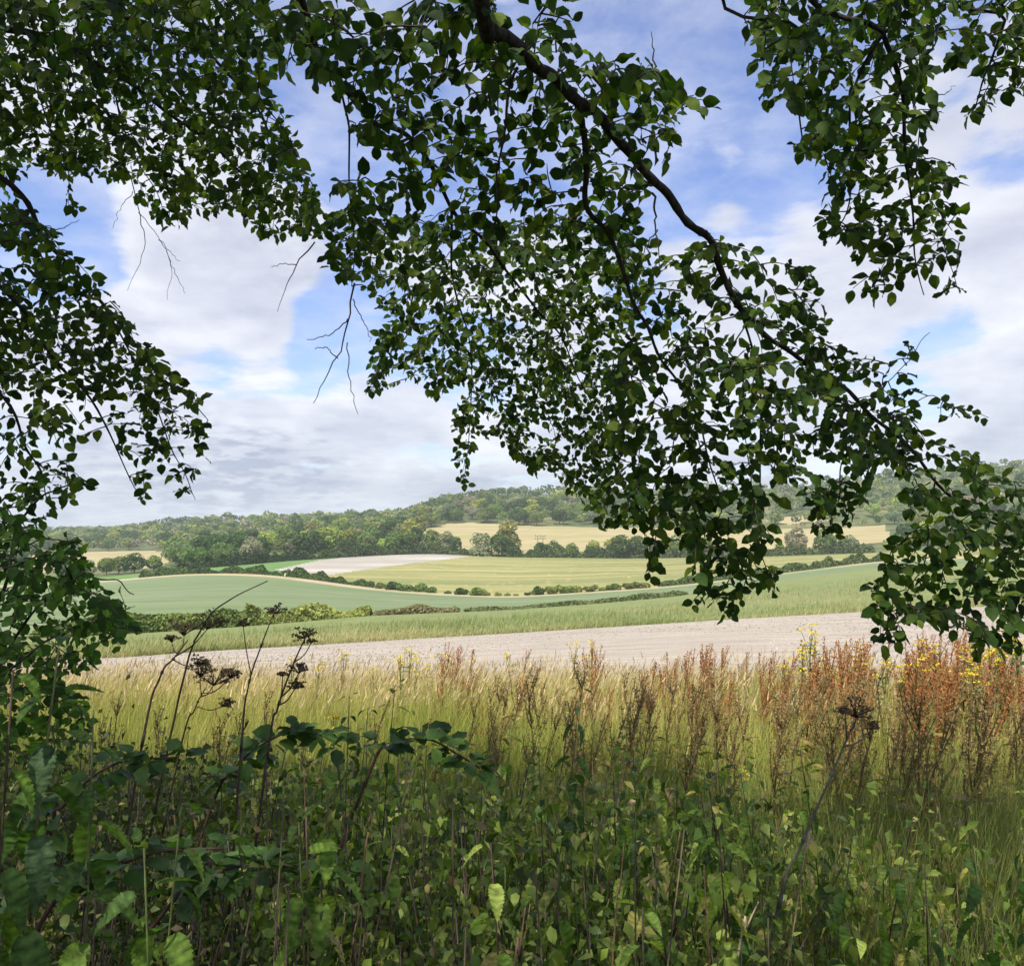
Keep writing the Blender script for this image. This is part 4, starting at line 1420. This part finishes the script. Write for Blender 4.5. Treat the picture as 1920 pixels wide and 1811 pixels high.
# ------------------------------------------------------------------ overhanging trees
BL = [leaf_template(6, lambda t: 0.355 * math.sin(PI * t ** 0.88) ** 0.75 if 0 < t < 1 else 0, 0.07, f_, c_, w_) for f_, c_, w_ in ((0.18, 0.18, 0.12), (0.35, 0.3, 0.2), (0.08, -0.15, 0.25), (0.45, 0.1, 0.1))]
BCOL = [(0.028, 0.060, 0.011), (0.040, 0.084, 0.014), (0.020, 0.042, 0.010), (0.055, 0.098, 0.015), (0.095, 0.14, 0.018)]


def leaf_meshes(mat, cols):
    out = []
    for i, tp in enumerate(BL):
        for c in cols:
            a = Acc()
            a.add(tp[0], tp[1], c)
            out.append(a.mesh('leaf', mat, smooth=True))
    return out


BEECH_M = leaf_meshes(M_BEECH, BCOL)
DIAM = (np.array([[0, 0, 0], [-0.36, 0.45, 0.08], [0.36, 0.45, 0.08], [0, 1, -0.1]]), np.array([[0, 2, 1], [1, 2, 3]]))


def leafy_tree(name, label, base, trunk_h, trunk_r, branches, regions, canopy, bare=(), seed=0, leaf=0.07, cat='tree', step=0.024, spray=0.28, join=None, one_by_one=300, cols=BCOL, leafscale=0.74):
    r = np.random.default_rng(seed)
    base = np.array([base[0], base[1], float(zn(base[0], base[1])) - 0.1])
    t = thing(name, label, cat, tuple(base))
    # trunk and the way up to where each bough enters
    zt = np.linspace(0, trunk_h, 12)
    TP = np.stack([base[0] + 0.12 * np.sin(zt * 0.5), base[1] + 0.1 * np.sin(zt * 0.7), base[2] + zt], 1)
    if trunk_r:
        a = Acc()
        fl = trunk_r * (1 + 0.5 * np.exp(-zt * 2.2)) * np.linspace(1, 0.4, 12)
        a.add(*tube(TP, fl, 14))
        obj('trunk', a.mesh('trunk', M_BARK, base, True), t)
    nodes, nrad = [], []
    for bi, (pts, ra, rb, attach) in enumerate(branches):
        P = np.array([W(*p) for p in pts])
        if attach is not None:
            z0 = attach
            s0 = np.array([np.interp(z0, zt, TP[:, k]) for k in range(3)])
            mid = (s0 + P[0]) / 2 + np.array([0, 0, 0.45])
            P = np.concatenate([[s0, mid], P])
            rr = np.concatenate([[ra * 1.8, ra * 1.3], np.linspace(ra, rb, len(pts))])
        else:
            rr = np.linspace(ra, rb, len(pts))
        n = len(P) * 6
        S = smooth_path(np.column_stack([P, rr]), n)
        S[:, 3] *= 0.54
        S[:, :3] += 0.007 * np.stack([np.sin(np.arange(n) * 0.55 + bi), np.cos(np.arange(n) * 0.7 + bi), np.sin(np.arange(n) * 0.9)], 1)
        a = Acc()
        knob = 1 + 0.10 * np.sin(np.arange(n) * 2.7 + bi) + 0.10 * r.random(n)
        a.add(*tube(S[:, :3], S[:, 3] * knob, 8))
        obj('branch', a.mesh('branch', M_BARK, base, True), t)
        nodes.append(S[:, :3])
    # big limbs up into the crown overhead
    for (c, rad, n_) in canopy:
        c = np.array(c, float)
        a = Acc()
        for k in range(5):
            e = c + unit(r.normal(size=3)) * np.array(rad) * 0.7
            s0 = TP[int(r.integers(5, 11))]
            S = smooth_path([s0, (s0 + e) / 2 + [0, 0, 0.6], e], 12)
            sx, sy, sf = proj(S)
            if ((sf > 0) & (sx > -30) & (sx < 1950) & (sy > -30) & (sy < 1850)).any():
                continue
            a.add(*tube(S, np.linspace(trunk_r * 0.32, 0.015, 12), 7))
        if a.n:
            obj('limb', a.mesh('limb', M_BARK, base, True), t)
    nodes = np.concatenate(nodes)
    # twig tips wanted in each region, joined one after another to the nearest wood
    tips = []
    for poly, lai, d0, d1, thick, lsz in regions:
        lsz = lsz * leafscale
        P = np.array(poly, float)
        x0, y0 = P.min(0)
        x1, y1 = P.max(0)
        m = 30000
        xs, ys = r.uniform(x0, x1, m), r.uniform(y0, y1, m)
        ok = inpoly(poly, xs, ys)
        area = (x1 - x0) * (y1 - y0) * ok.mean()
        dd = d0 + (d1 - d0) * (ys - y0) / (y1 - y0)
        lp = lsz * F / dd.mean()
        ntip = int(area * lai / (lp * lp * 0.55 * 0.6 * 2.0))
        xs, ys, dd = xs[ok][:ntip], ys[ok][:ntip], dd[ok][:ntip]
        tips.append(np.column_stack([W(xs, ys, dd + r.normal(size=len(xs)) * thick), np.full(len(xs), lsz)]))
    tips = np.concatenate(tips)
    dist = np.array([np.min(np.linalg.norm(nodes - p[:3], axis=1)) for p in tips])
    tips = tips[np.argsort(dist)]
    tw = Acc()
    LP, LA, LN, LS = [], [], [], []
    nd = [nodes]
    alln = nodes
    for i, row in enumerate(tips):
        p, lsz = row[:3], row[3]
        dv = p - alln
        cost = np.linalg.norm(dv, axis=1) + 0.9 * np.clip(dv[:, 2], 0, None)
        j = int(np.argmin(cost))
        s0 = alln[j]
        v = p - s0
        ln = np.linalg.norm(v)
        if ln < 0.05:
            continue
        mid = s0 + v * 0.5 + np.array([0, 0, 0.10 * ln]) + r.normal(size=3) * 0.04 * ln
        S = smooth_path([s0, mid, p], max(5, int(ln / 0.06)))
        tw.add(*tube(S, np.linspace(0.0022 + 0.003 * min(ln, 1), 0.0011, len(S)), 4))
        alln = np.concatenate([alln, S[1:]])
        # leaves alternate along the last stretch
        seg = np.concatenate([[0], np.cumsum(np.linalg.norm(np.diff(S, axis=0), axis=1))])
        tot = seg[-1]
        m = max(3, int(min(tot, spray * r.uniform(0.8, 1.3)) / step))
        sd = tot - (np.arange(m) + r.uniform(0, 0.4)) * step
        sd = sd[sd > 0]
        q = np.stack([np.interp(sd, seg, S[:, k]) for k in range(3)], 1)
        tang = unit(S[-1] - S[max(0, len(S) - 4)])
        pn = unit(np.array([0.55 * r.normal(), -0.75 + 0.5 * r.normal(), 0.55 + 0.5 * r.normal()]))
        side = unit(np.cross(pn, tang))
        sg = np.where(np.arange(len(q)) % 2 == 0, 1, -1)[:, None]
        ax = tang * 0.75 + side * sg * 0.8 + np.array([0, 0, -0.38]) + r.normal(size=q.shape) * 0.28
        LP.append(q + unit(ax) * 0.006)
        LA.append(unit(ax))
        LN.append(pn + r.normal(size=q.shape) * 0.45)
        LS.append(lsz * r.uniform(0.6, 1.25, len(q)))
    LP, LA, LN, LS = map(np.concatenate, (LP, LA, LN, LS))
    obj('twigs', tw.mesh('twigs', M_TWIG, base, True), t, kind='stuff')
    for pts, r0 in bare:
        a = Acc()
        for kp, line in enumerate(pts):
            S = smooth_path([W(*p) for p in line], 14)
            S += r.normal(size=S.shape) * 0.003
            a.add(*tube(S, np.linspace(r0 * (1 if kp == 0 else 0.6), r0 * 0.3, 14), 4))
        obj('bare_twig', a.mesh('bare_twig', M_TWIG, base), t)
    # the leaves that show largest, one by one
    sx, sy, sf = proj(LP + LA * LS[:, None] * 0.5)
    x_, y_, z_ = frames(LA, LN)
    face = np.abs((z_ * unit(LP - EYE)).sum(1))
    show = LS / sf * np.sqrt(face) * ((sx > 0) & (sx < 1920) & (sy > 0) & (sy < 1811) & (sf > 0))
    o_ = np.argsort(-show)
    meshes = BEECH_M if cols is BCOL else leaf_meshes(M_BEECH, cols[:3])
    for i in o_[:one_by_one]:
        o = bpy.data.objects.new('leaf', meshes[int(r.integers(len(meshes)))])
        COL.objects.link(o)
        o.parent = t
        o.matrix_local = leaf_matrix(LP[i] - base, LA[i], LN[i], LS[i])
    rest = o_[one_by_one:]
    a = Acc()
    grp = r.integers(0, len(BL), len(rest))
    for g in range(len(BL)):
        ii = rest[grp == g]
        V, T = place(BL[g], LP[ii], LA[ii], LN[ii], LS[ii])
        cc = np.array(cols)[r.integers(0, len(cols), len(ii))] * r.uniform(0.8, 1.2, (len(ii), 1))
        a.add(V, T, np.repeat(cc, len(BL[g][0]), 0))
    # crown overhead and behind: this is what shades the bank
    for c, rad, n_ in canopy:
        kc = np.array(c) + unit(r.normal(size=(n_ // 70, 3))) * (r.random((n_ // 70, 1)) ** 0.4) * np.array(rad)
        P = kc[r.integers(0, len(kc), n_)] + r.normal(size=(n_, 3)) * np.array([0.34, 0.34, 0.2])
        sx, sy, sf = proj(P)
        vis = (sf > 0) & (sx > -90) & (sx < 2010) & (sy > -90) & (sy < 1900)
        P = P[~vis & (P[:, 2] > 2.6)]
        V, T = place(DIAM, P, rdir(len(P)), np.array([0, 0, 0.8]) + rdir(len(P)), r.uniform(0.09, 0.16, len(P)))
        cc = np.array(cols)[r.integers(0, len(cols), len(P))] * r.uniform(0.8, 1.2, (len(P), 1))
        a.add(V, T, np.repeat(cc, 4, 0))
    obj('leaves', a.mesh('leaves', M_BEECH, base, True), t, kind='stuff')
    print(name, 'tips', len(tips), 'leaves', len(LP), 'tris', a.tris() + tw.tris())
    return t


# centre tree: the dark limb that slants down across the view
C_BR = [
    ([(870, -170, 1.7), (920, 35, 2.0), (985, 105, 2.15), (1060, 165, 2.3), (1120, 220, 2.4), (1190, 295, 2.55), (1250, 370, 2.65), (1320, 440, 2.75), (1350, 500, 2.85), (1390, 580, 2.95), (1440, 630, 3.05),
      (1530, 695, 3.15), (1620, 760, 3.25), (1710, 850, 3.35), (1800, 945, 3.4), (1920, 1005, 3.45), (2020, 1050, 3.5)], 0.034, 0.006, 4.2),
    ([(1060, 165, 2.3), (1098, 240, 2.4), (1095, 330, 2.5), (1110, 400, 2.6), (1160, 480, 2.75), (1190, 570, 2.85), (1230, 650, 2.95), (1290, 750, 3.1), (1330, 850, 3.2), (1350, 960, 3.3)], 0.020, 0.004, None),
    ([(520, -160, 2.2), (620, 130, 2.6), (700, 225, 2.8), (780, 270, 3.0), (850, 390, 3.2), (920, 470, 3.4), (1000, 570, 3.6), (1060, 650, 3.8), (1110, 760, 3.9)], 0.024, 0.004, 4.6),
    ([(970, 130, 2.15), (945, 230, 2.2), (935, 330, 2.3), (922, 440, 2.4)], 0.008, 0.003, None),
    ([(640, 150, 2.65), (652, 250, 2.8), (660, 400, 3.0), (662, 540, 3.1)], 0.008, 0.003, None),
    ([(850, 390, 3.2), (845, 500, 3.6), (875, 620, 4.0), (885, 760, 4.4), (870, 880, 4.6)], 0.010, 0.003, None),
    ([(1390, 580, 2.95), (1430, 780, 3.1), (1420, 960, 3.2), (1440, 1080, 3.2)], 0.008, 0.003, None),
    ([(1620, 760, 3.25), (1580, 880, 3.2), (1560, 980, 3.2)], 0.006, 0.003, None),
    ([(1750, 895, 3.37), (1740, 1010, 3.2), (1700, 1130, 3.1)], 0.006, 0.003, None),
    ([(1640, 740, 3.25), (1690, 690, 3.3), (1745, 625, 3.3)], 0.004, 0.002, None),
    ([(1660, 790, 3.3), (1740, 745, 3.3), (1850, 785, 3.3)], 0.004, 0.002, None),
]
C_RG = [
    ([(490, 0), (700, 0), (900, 0), (1075, 0), (1085, 45), (1050, 95), (1120, 105), (1195, 100), (1275, 130), (1330, 170), (1350, 195), (1290, 225), (1255, 290), (1290, 305), (1240, 335), (1200, 420), (1120, 440),
      (1000, 430), (860, 420), (740, 420), (640, 400), (620, 350), (700, 300), (640, 240), (640, 200), (600, 150), (520, 140), (495, 60)], 1.5, 2.1, 2.9, 0.15, 0.068),
    ([(610, 390), (740, 410), (1000, 420), (1180, 430), (1230, 520), (1180, 640), (1100, 640), (960, 650), (860, 640), (840, 740), (800, 735), (740, 700), (690, 745), (700, 650), (720, 600), (700, 540), (620, 520), (600, 460)], 1.45, 3.2, 4.4, 0.3, 0.062),
    ([(860, 640), (1000, 640), (1110, 640), (1180, 700), (1160, 900), (1130, 980), (1080, 930), (1020, 890), (980, 880), (940, 820), (890, 830), (872, 900), (850, 860), (830, 840), (855, 760)], 1.35, 4.2, 4.8, 0.25, 0.062),
    ([(1130, 640), (1280, 640), (1420, 650), (1530, 700), (1600, 760), (1680, 840), (1640, 880), (1590, 980), (1530, 1030), (1500, 930), (1450, 950), (1455, 1110), (1410, 1100), (1380, 1150), (1310, 1120), (1290, 1040), (1255, 970), (1225, 1080),
      (1205, 1000), (1150, 980), (1140, 900)], 1.4, 2.9, 3.3, 0.2, 0.065),
    ([(1270, 470), (1390, 450), (1470, 490), (1550, 525), (1540, 590), (1590, 650), (1600, 720), (1480, 670), (1380, 600), (1310, 560)], 1.1, 2.85, 3.1, 0.15, 0.065),
    ([(1180, 430), (1260, 480), (1320, 560), (1330, 650), (1200, 650), (1190, 560)], 0.9, 2.85, 3.0, 0.15, 0.062),
    ([(1640, 720), (1700, 620), (1750, 615), (1735, 665), (1690, 720), (1760, 745), (1860, 785), (1800, 800), (1730, 770), (1670, 780)], 1.3, 3.25, 3.35, 0.05, 0.062),
    ([(1690, 850), (1800, 850), (1925, 895), (1940, 1200), (1895, 1230), (1850, 1210), (1760, 1170), (1660, 1215), (1620, 1150), (1650, 1050), (1700, 980)], 1.15, 3.1, 3.2, 0.2, 0.068),
    ([(1470, 640), (1580, 655), (1650, 720), (1730, 800), (1770, 855), (1700, 890), (1610, 810), (1510, 730)], 1.5, 3.15, 3.3, 0.15, 0.064),
    ([(1940, 900), (2150, 1000), (2150, 1210), (1940, 1190)], 0.8, 3.2, 3.2, 0.2, 0.066),
    ([(480, -240), (1120, -240), (1100, -20), (480, -20)], 0.8, 2.0, 2.1, 0.2, 0.066),
    ([(1350, 1090), (1400, 1090), (1390, 1170), (1352, 1155)], 1.2, 3.2, 3.2, 0.05, 0.062),
    ([(1205, 1030), (1248, 1030), (1228, 1108), (1208, 1108)], 1.2, 3.1, 3.1, 0.05, 0.06),
    ([(1288, 1050), (1332, 1050), (1312, 1145), (1290, 1140)], 1.2, 3.1, 3.1, 0.05, 0.06),
    ([(1420, 1050), (1466, 1050), (1455, 1135), (1425, 1120)], 1.2, 3.2, 3.2, 0.05, 0.062),
    ([(852, 830), (888, 830), (882, 925), (862, 910)], 1.0, 4.6, 4.6, 0.05, 0.06),
    ([(1640, 1170), (1695, 1170), (1680, 1245), (1655, 1240)], 1.0, 3.1, 3.1, 0.05, 0.066),
    ([(1820, 1170), (1930, 1170), (1925, 1240), (1830, 1235)], 0.8, 3.15, 3.15, 0.05, 0.066),
    ([(1090, 930), (1180, 930), (1170, 1000), (1120, 990)], 1.0, 3.6, 3.6, 0.1, 0.06),
]
C_BARE = [
    ([[(662, 530, 3.1), (655, 590, 3.1), (640, 650, 3.1), (610, 710, 3.1), (588, 755, 3.1)], [(652, 600, 3.1), (620, 625, 3.1), (575, 638, 3.1)], [(650, 640, 3.1), (655, 700, 3.1), (660, 740, 3.1), (672, 776, 3.1)],
      [(662, 560, 3.1), (680, 600, 3.1), (695, 640, 3.1)], [(630, 670, 3.1), (612, 652, 3.1), (590, 655, 3.1)]], 0.004),
    ([[(1228, 135, 2.4), (1226, 100, 2.4), (1219, 60, 2.4)]], 0.003),
    ([[(1320, 440, 2.75), (1310, 432, 2.74), (1332, 438, 2.72)]], 0.012),
    ([[(1225, 360, 2.6), (1230, 420, 2.6), (1240, 500, 2.6)], [(1232, 430, 2.6), (1215, 460, 2.6), (1200, 490, 2.6)]], 0.004),
]
leafy_tree('beech_tree', 'beech whose thick dark limb slants down across the fields with hanging leafy sprays', (-0.8, -4.2), 9.5, 0.34, C_BR, C_RG,
           [((-1.6, -2.8, 7.2), (4.0, 3.6, 2.0), 4000), ((2.6, -2.9, 6.8), (3.0, 2.6, 1.7), 900)], C_BARE, seed=21)

L_BR = [
    ([(-260, -60, 3.0), (60, 60, 3.3), (200, 130, 3.5), (330, 220, 3.7), (450, 320, 3.9), (560, 420, 4.1)], 0.030, 0.004, 4.0),
    ([(-100, -200, 2.8), (160, 10, 3.1), (330, 60, 3.3), (440, 150, 3.5), (520, 270, 3.7), (580, 360, 3.9)], 0.022, 0.004, 4.6),
    ([(-260, 150, 3.0), (0, 330, 3.2), (90, 450, 3.3), (200, 580, 3.4), (300, 700, 3.5), (390, 785, 3.6)], 0.024, 0.003, 3.4),
    ([(-260, 300, 3.0), (0, 540, 3.2), (120, 690, 3.4), (200, 800, 3.5), (260, 930, 3.6)], 0.018, 0.003, 3.0),
    ([(-260, 500, 3.0), (0, 740, 3.2), (60, 860, 3.3), (95, 940, 3.3)], 0.014, 0.003, 2.6),
    ([(200, 580, 3.4), (290, 760, 3.5), (340, 880, 3.6), (370, 940, 3.6)], 0.007, 0.002, None),
    ([(200, 130, 3.5), (240, 260, 3.6), (300, 380, 3.7)], 0.008, 0.003, None),
    ([(60, 60, 3.3), (80, 200, 3.3), (130, 330, 3.3)], 0.008, 0.003, None),
    ([(445, -150, 2.5), (470, 0, 2.6), (500, 90, 2.6)], 0.006, 0.002, None),
]
L_RG = [
    ([(-320, -240), (480, -240), (480, -40), (-60, -40), (-60, 700), (-320, 600)], 0.8, 3.0, 3.3, 0.3, 0.066),
    ([(-60, -30), (480, -30), (500, 60), (505, 180), (540, 230), (570, 310), (600, 370), (600, 450), (530, 440), (490, 450), (440, 395), (360, 400), (320, 430), (265, 390), (250, 340), (180, 330), (110, 330), (60, 300), (30, 370), (-60, 400)],
     1.8, 3.0, 4.0, 0.35, 0.062),
    ([(60, 330), (180, 390), (200, 410), (130, 395)], 0.5, 3.3, 3.3, 0.05, 0.07),
    ([(-60, 380), (60, 400), (110, 430), (110, 480), (210, 545), (240, 610), (320, 690), (390, 760), (400, 795), (370, 830), (300, 790), (220, 760), (120, 740), (-60, 740)], 1.55, 3.1, 3.6, 0.25, 0.062),
    ([(210, 770), (300, 790), (390, 810), (385, 870), (365, 900), (375, 945), (335, 925), (310, 870), (270, 955), (255, 910), (265, 850), (215, 865)], 0.95, 3.5, 3.6, 0.1, 0.06),
    ([(-60, 740), (130, 745), (200, 800), (150, 810), (130, 860), (180, 915), (100, 930), (60, 960), (-60, 970)], 0.65, 3.2, 3.4, 0.15, 0.06),
]
L_BARE = [
    ([[(245, 330, 3.6), (262, 410, 3.6), (272, 450, 3.6), (262, 490, 3.6), (240, 545, 3.6)], [(262, 400, 3.6), (300, 450, 3.6), (322, 505, 3.6), (312, 560, 3.6)], [(310, 470, 3.6), (330, 515, 3.6), (348, 552, 3.6)],
      [(250, 360, 3.6), (225, 390, 3.6), (212, 430, 3.6)], [(300, 450, 3.6), (335, 490, 3.6)]], 0.003),
    ([[(590, 455, 4.1), (560, 490, 4.1), (540, 530, 4.1), (522, 582, 4.1)], [(555, 495, 4.1), (530, 495, 4.1), (510, 500, 4.1)]], 0.004),
    ([[(75, 420, 3.3), (110, 430, 3.3), (148, 412, 3.3)]], 0.003),
]
leafy_tree('beech_tree', 'beech with a dense curtain of small leaves hanging over the leafy shrub', (-5.2, -1.2), 9.5, 0.30, L_BR, L_RG,
           [((-5.0, -0.9, 6.9), (3.8, 3.4, 2.0), 10000), ((-7.5, -5.5, 6.4), (4.0, 4.0, 2.4), 9500)], L_BARE, seed=22)

R_BR = [
    ([(1640, -220, 2.4), (1660, 60, 2.7), (1692, 180, 2.8), (1700, 300, 2.9), (1712, 430, 3.0), (1730, 550, 3.05)], 0.018, 0.003, 4.4),
    ([(1470, -200, 2.5), (1500, 60, 2.7), (1500, 200, 2.8), (1510, 300, 2.85)], 0.012, 0.003, 4.6),
    ([(1930, -200, 2.6), (1880, 40, 2.8), (1850, 140, 2.85), (1820, 210, 2.9)], 0.012, 0.003, 4.4),
    ([(1660, 60, 2.7), (1590, 200, 2.8), (1600, 340, 2.9), (1560, 450, 2.95)], 0.010, 0.003, None),
    ([(1700, 300, 2.9), (1760, 390, 2.95), (1790, 540, 3.0)], 0.007, 0.002, None),
    ([(1705, 400, 3.0), (1670, 490, 3.0), (1650, 560, 3.0)], 0.006, 0.002, None),
]
R_RG = [
    ([(1400, -240), (2300, -240), (2300, 170), (1960, 160), (1950, -30), (1400, -30)], 0.9, 2.6, 2.8, 0.2, 0.066),
    ([(1400, -20), (1600, -20), (1780, -20), (1740, 130), (1760, 250), (1700, 330), (1600, 330), (1550, 320), (1490, 300), (1480, 200), (1420, 190), (1425, 140), (1400, 60)], 1.9, 2.7, 2.9, 0.2, 0.066),
    ([(1780, -20), (1940, -20), (1940, 140), (1890, 200), (1850, 200), (1800, 225), (1830, 130), (1760, 120)], 1.5, 2.75, 2.9, 0.12, 0.066),
    ([(1550, 320), (1700, 320), (1770, 290), (1810, 350), (1800, 400), (1815, 440), (1740, 470), (1660, 460), (1560, 460), (1530, 450), (1540, 380)], 1.7, 2.85, 3.0, 0.15, 0.066),
    ([(1600, 470), (1740, 470), (1800, 450), (1805, 550), (1760, 560), (1730, 520), (1690, 540), (1650, 565), (1620, 545), (1590, 540)], 1.2, 3.0, 3.05, 0.1, 0.064),
]
R_BARE = [([[(1735, 170, 2.85), (1765, 180, 2.85), (1790, 160, 2.85)], [(1740, 185, 2.85), (1762, 230, 2.85)]], 0.0025)]
leafy_tree('beech_tree', 'beech with a separate hanging cluster of broad leaves against blue sky and cloud', (5.0, -3.4), 9.0, 0.28, R_BR, R_RG,
           [((5.4, -4.2, 6.6), (3.4, 3.0, 2.0), 1800)], R_BARE, seed=23)

# dark shrub at the meadow edge, lower than the boughs
S_BR = [
    ([(-60, 1420, 3.4), (-40, 1250, 3.4), (10, 1080, 3.4), (50, 960, 3.4), (110, 915, 3.4), (180, 912, 3.4)], 0.016, 0.003, 0.2),
    ([(-60, 1350, 3.3), (40, 1180, 3.3), (120, 1090, 3.3), (200, 1085, 3.3), (255, 1112, 3.3)], 0.012, 0.003, 0.3),
    ([(-40, 1300, 3.2), (60, 1220, 3.2), (140, 1180, 3.2), (230, 1190, 3.2)], 0.010, 0.003, 0.4),
    ([(-60, 1250, 3.5), (0, 1080, 3.5), (60, 1020, 3.5), (150, 1010, 3.5)], 0.010, 0.003, 0.5),
]
S_RG = [
    ([(-60, 960), (60, 970), (110, 1000), (160, 1030), (180, 1070), (250, 1105), (235, 1150), (240, 1215), (190, 1235), (140, 1260), (90, 1300), (-60, 1330)], 1.3, 3.2, 3.5, 0.35, 0.045),
    ([(20, 930), (110, 900), (180, 908), (130, 945), (90, 975), (40, 990)], 0.8, 3.4, 3.4, 0.05, 0.042),
    ([(80, 990), (170, 1005), (175, 1030), (120, 1040)], 0.9, 3.4, 3.4, 0.05, 0.042),
    ([(-60, 1280), (120, 1270), (180, 1330), (150, 1420), (-60, 1440)], 1.0, 3.2, 3.3, 0.3, 0.042),
]
leafy_tree('leafy_shrub', 'dark leafy shrub at the meadow edge under the hanging curtain of leaves', (-2.35, 3.3), 1.4, 0.05, S_BR, S_RG, [], (), seed=24, cat='shrub', spray=0.22, leafscale=1.0,
           cols=[(0.05, 0.11, 0.02), (0.085, 0.165, 0.028), (0.032, 0.07, 0.015)])

# ------------------------------------------------------------------ air
hz = bpy.data.meshes.new('haze')
x0, x1, y0, y1, z0, z1 = -6500, 6500, -60, 7000, -140, 240
hz.from_pydata([(x0, y0, z0), (x1, y0, z0), (x1, y1, z0), (x0, y1, z0), (x0, y0, z1), (x1, y0, z1), (x1, y1, z1), (x0, y1, z1)], [],
               [(0, 3, 2, 1), (4, 5, 6, 7), (0, 1, 5, 4), (1, 2, 6, 5), (2, 3, 7, 6), (3, 0, 4, 7)])
mh, nth, oh = new_mat('haze_air')
pv = nth.nodes.new('ShaderNodeVolumePrincipled')
pv.inputs['Color'].default_value = (0.86, 0.91, 1.0, 1)
pv.inputs['Density'].default_value = 0.00016
pv.inputs['Anisotropy'].default_value = 0.3
nth.links.new(pv.outputs[0], oh.inputs['Volume'])
hz.materials.append(mh)
obj('haze', hz, kind='stuff', label='thin pale summer haze filling the valley air', cat='haze')
